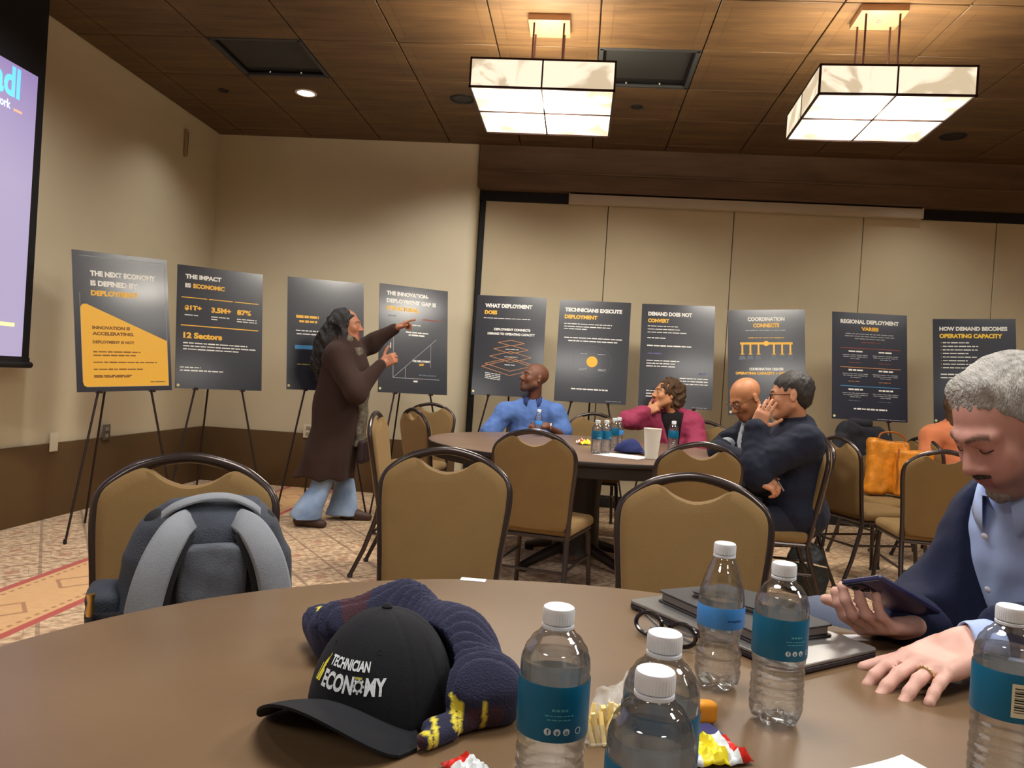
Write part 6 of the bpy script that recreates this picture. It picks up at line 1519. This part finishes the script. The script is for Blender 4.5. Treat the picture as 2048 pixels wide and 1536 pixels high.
crumple('snack_packet', 'yellow and red snack packets piled on the far table', 'packet', farpt(1166, 889), .10, .08, .05, [2, 0, 1, 2], 21, [M_wr, M_ww, M_wy])

# ------------------------------------------------------------------ grey backpack on the left chair
pc = U(418, 1110, 1.585); t = thing('backpack', 'grey and black backpack standing on the left chair, shoulder straps towards us', 'backpack', (float(pc[0]), float(pc[1]), .492), math.radians(30)); t.scale = (1.04, 1.0, .86)
M_bk = mat('backpack_fabric', srgb(50, 56, 68), .75, var=.35, vscale=12, bump=.35, bscale=300, sheen=.2); M_bg = mat('backpack_grey', srgb(128, 132, 140), .8, var=.12, vscale=9, bump=.3, bscale=500, sheen=.2); M_bb = mat('backpack_black', srgb(18, 19, 24), .8, bump=.3, bscale=400)
s = Sdf(); s.u(loft([(.0, 0, .02, .150, .10), (.06, 0, .02, .168, .115), (.20, 0, .02, .168, .115), (.31, 0, .02, .158, .105), (.385, 0, .015, .125, .085), (.43, 0, .01, .075, .05)], 3.0), 0).u(el((0, .01, .36), (.12, .085, .07)), .05)
s.u(loft([(.02, 0, .13, .12, .05), (.22, 0, .13, .12, .05), (.30, 0, .12, .09, .03)], 3), .02); s.disp(wave(33, .004, 30)); obj('main_body', mesh_sdf(s, (-.24, -.2, -.03), (.24, .24, .5), .0065), M_bk, t, 180)
s = Sdf(); s.u(bx((0, -.095, .20), (.062, .014, .150), .012), 0).u(el((0, -.104, .28), (.050, .008, .07)), .02).disp(wave(34, .002, 40)); obj('back_panel', mesh_sdf(s, (-.1, -.14, .02), (.1, -.05, .40), .0045), mat('backpack_pad', srgb(84, 88, 98), .8, var=.3, vscale=14, bump=.3, bscale=400), t, 180)
s = Sdf(); s.u(bx((0, -.090, .18), (.100, .012, .175), .02), 0); obj('mesh_back', mesh_sdf(s, (-.14, -.12, -.01), (.14, -.06, .38), .006), M_bb, t, 180)
for g in (-1, 1):
    pts = spline([(g * .040, -.055, .405), (g * .070, -.104, .385), (g * .100, -.136, .315), (g * .118, -.142, .215), (g * .118, -.134, .11), (g * .104, -.118, .015)], 6)
    bm = BM(); ribbon(bm, pts, [(0, -1, .25)] * len(pts), [.052 + .010 * math.sin(PI * i / len(pts)) for i in range(len(pts))], .014); st = obj('shoulder_strap', bm, M_bg, t, 60)
    bm = BM(); pts2 = [(x - g * .030, y + .014, z) for x, y, z in pts[7:]]; ribbon(bm, pts2, [(g * -.5, -1, .1)] * len(pts2), .028, .012); obj('strap_padding', bm, M_bb, st, 60)
    bm = BM(); box(bm, (g * .118, -.146, .135), (.052, .006, .010), bev=.002); obj('strap_seam', bm, M_bb, st)
pts = spline([(-.100, -.03, .395), (-.070, -.045, .430), (-.02, -.052, .452), (.03, -.050, .452), (.075, -.043, .428), (.105, -.03, .388)], 6)
bm = BM(); ribbon(bm, pts, [(0, -.5, 1)] * len(pts), .026, .007); obj('top_handle', bm, M_bg, t, 60)
s = Sdf(); s.u(rc((-.09, -.01, .385), (.09, -.01, .385), .035), 0); obj('top_padding', mesh_sdf(s, (-.15, -.07, .32), (.15, .05, .45), .006), M_bb, t, 180)
s = Sdf(); s.u(bx((-.185, .03, .12), (.030, .07, .11), .02), 0).disp(wave(36, .004, 50)); obj('side_pocket', mesh_sdf(s, (-.24, -.07, -.01), (-.13, .13, .26), .006), M_bk, t, 180)
for k, z in enumerate((.05, .11, .17)):
    bm = BM(); pts = spline([(-.150, -.075, z + .02), (-.196, -.045, z + .01), (-.216, .02, z - .005), (-.210, .09, z - .005)], 5); ribbon(bm, pts, [(-1, -.2, .1)] * len(pts), .018, .003); w_ = obj('webbing', bm, M_bg if k % 2 else M_bb, t, 60)
    bm = BM(); box(bm, (-.200, -.04, z + .008), (.012, .024, .022), Matrix.Rotation(-.6, 3, 'Z'), bev=.003); obj('buckle', bm, mat('buckle_dark', srgb(40, 44, 54), .35), w_)
bm = BM(); pts = spline([(-.20, -.05, .09), (-.225, -.07, .05), (-.215, -.085, .0), (-.205, -.08, -.04)], 5); ribbon(bm, pts, [(-1, -.6, 0)] * len(pts), .024, .003); obj('loose_strap', bm, M_bg, t, 60)
bm = BM(); lathe(bm, [(.006, 0), (.008, .01), (.005, .03), (.008, .05)], 10); o = obj('key_charm', bm, mat('brass', (.75, .5, .18), .3, metal=1), t); o.location = (-.205, -.065, .19)

# ------------------------------------------------------------------ orange bag, jacket on a chair, dark bag on the floor
bc = CHO[14].location; t = thing('leather_bag', 'orange leather bag standing on the chair seat behind the side-on chair', 'bag', (bc[0] + .07, bc[1] - .06, .497), .10)
M_ol = mat('leather_orange', srgb(206, 128, 34), .38, var=.3, vscale=9, bump=.35, bscale=60, coat=.25); M_old = mat('leather_orange_trim', srgb(150, 82, 20), .45)
s = Sdf(); s.u(bx((-.06, .06, .20), (.15, .05, .20), .035), 0).disp(wave(41, .009, 28)).disp(wave(42, .004, 70)); obj('bag_body', mesh_sdf(s, (-.25, -.03, -.03), (.15, .16, .43), .009), M_ol, t, 180)
s = Sdf(); s.u(bx((.09, -.02, .165), (.135, .035, .165), .025), 0).disp(wave(43, .005, 28)); obj('front_pouch', mesh_sdf(s, (-.08, -.09, -.03), (.26, .05, .36), .009), M_ol, t, 180)
bm = BM(); pts = spline([(-.04, -.055, .34), (-.055, -.065, .25), (-.045, -.068, .15), (-.05, -.066, .04)], 5); ribbon(bm, pts, [(0, -1, 0)] * len(pts), .014, .005); obj('strap', bm, M_old, t, 60)
bm = BM(); tube(bm, spline([(-.16, .02, .36), (-.15, .0, .44), (-.06, -.005, .455), (.02, .0, .42), (.04, .01, .35)], 5)[3:-3], .007, 8); obj('handle', bm, M_old, t)
jc = CHO[14]; t = thing('jacket', 'dark grey jacket hung over the chair back behind the orange bag', 'jacket', tuple(jc.location), jc.rotation_euler.z)
s = Sdf(); s.u(bx((0, -.29, .79), (.205, .052, .175), .05), 0); s.u(rc((-.15, -.29, .93), (.15, -.29, .955), .045, .05), .04); s.u(rc((-.20, -.27, .86), (-.235, -.20, .62), .05, .04), .03).u(rc((.20, -.27, .86), (.235, -.22, .60), .05, .04), .03)
s.disp(wave(46, .014, 22)); s.disp(wave(47, .006, 50)); obj('jacket_cloth', mesh_sdf(s, (-.34, -.45, .48), (.34, -.08, 1.08), .010), cloth('jacket_black', srgb(40, 40, 46)), t, 180)
s = Sdf(); s.u(rc((-.07, -.30, .99), (.07, -.30, .99), .04), 0).disp(wave(48, .006, 50)); obj('hood', mesh_sdf(s, (-.15, -.38, .92), (.15, -.2, 1.07), .009), cloth('jacket_black', (0, 0, 0)), t, 180)
fb = UZ(1612, 1184, 0); t = thing('shoulder_bag', 'black soft bag on the floor behind the tall teal-labelled bottle', 'bag', (float(fb[0]), float(fb[1]), 0.001), -.3); t.scale = (.82, .82, .86)
M_bag2 = mat('bag_black', srgb(24, 26, 24), .55, bump=.5, bscale=40)
s = Sdf(); s.u(loft([(.0, 0, 0, .15, .12), (.10, 0, 0, .16, .125), (.24, 0, 0, .13, .10), (.34, 0, 0, .09, .06)], 2.8), 0).disp(wave(49, .012, 22)).disp(wave(50, .005, 60)).inter(lambda P: .001 - P[:, 2]); obj('bag_body', mesh_sdf(s, (-.24, -.22, -.02), (.24, .22, .42), .009), M_bag2, t, 180)
bm = BM(); tube(bm, spline([(-.09, 0, .30), (-.10, -.01, .40), (0, -.01, .45), (.09, 0, .40), (.08, 0, .30)], 5), .009, 8); obj('strap', bm, M_bag2, t)
bm = BM(); pts = [(-.13, -.125, .22), (-.04, -.138, .225), (.06, -.136, .22), (.13, -.12, .21)]; ribbon(bm, spline(pts, 4), (0, -1, 0), .012, .004); obj('zip', bm, M_chrome, t)
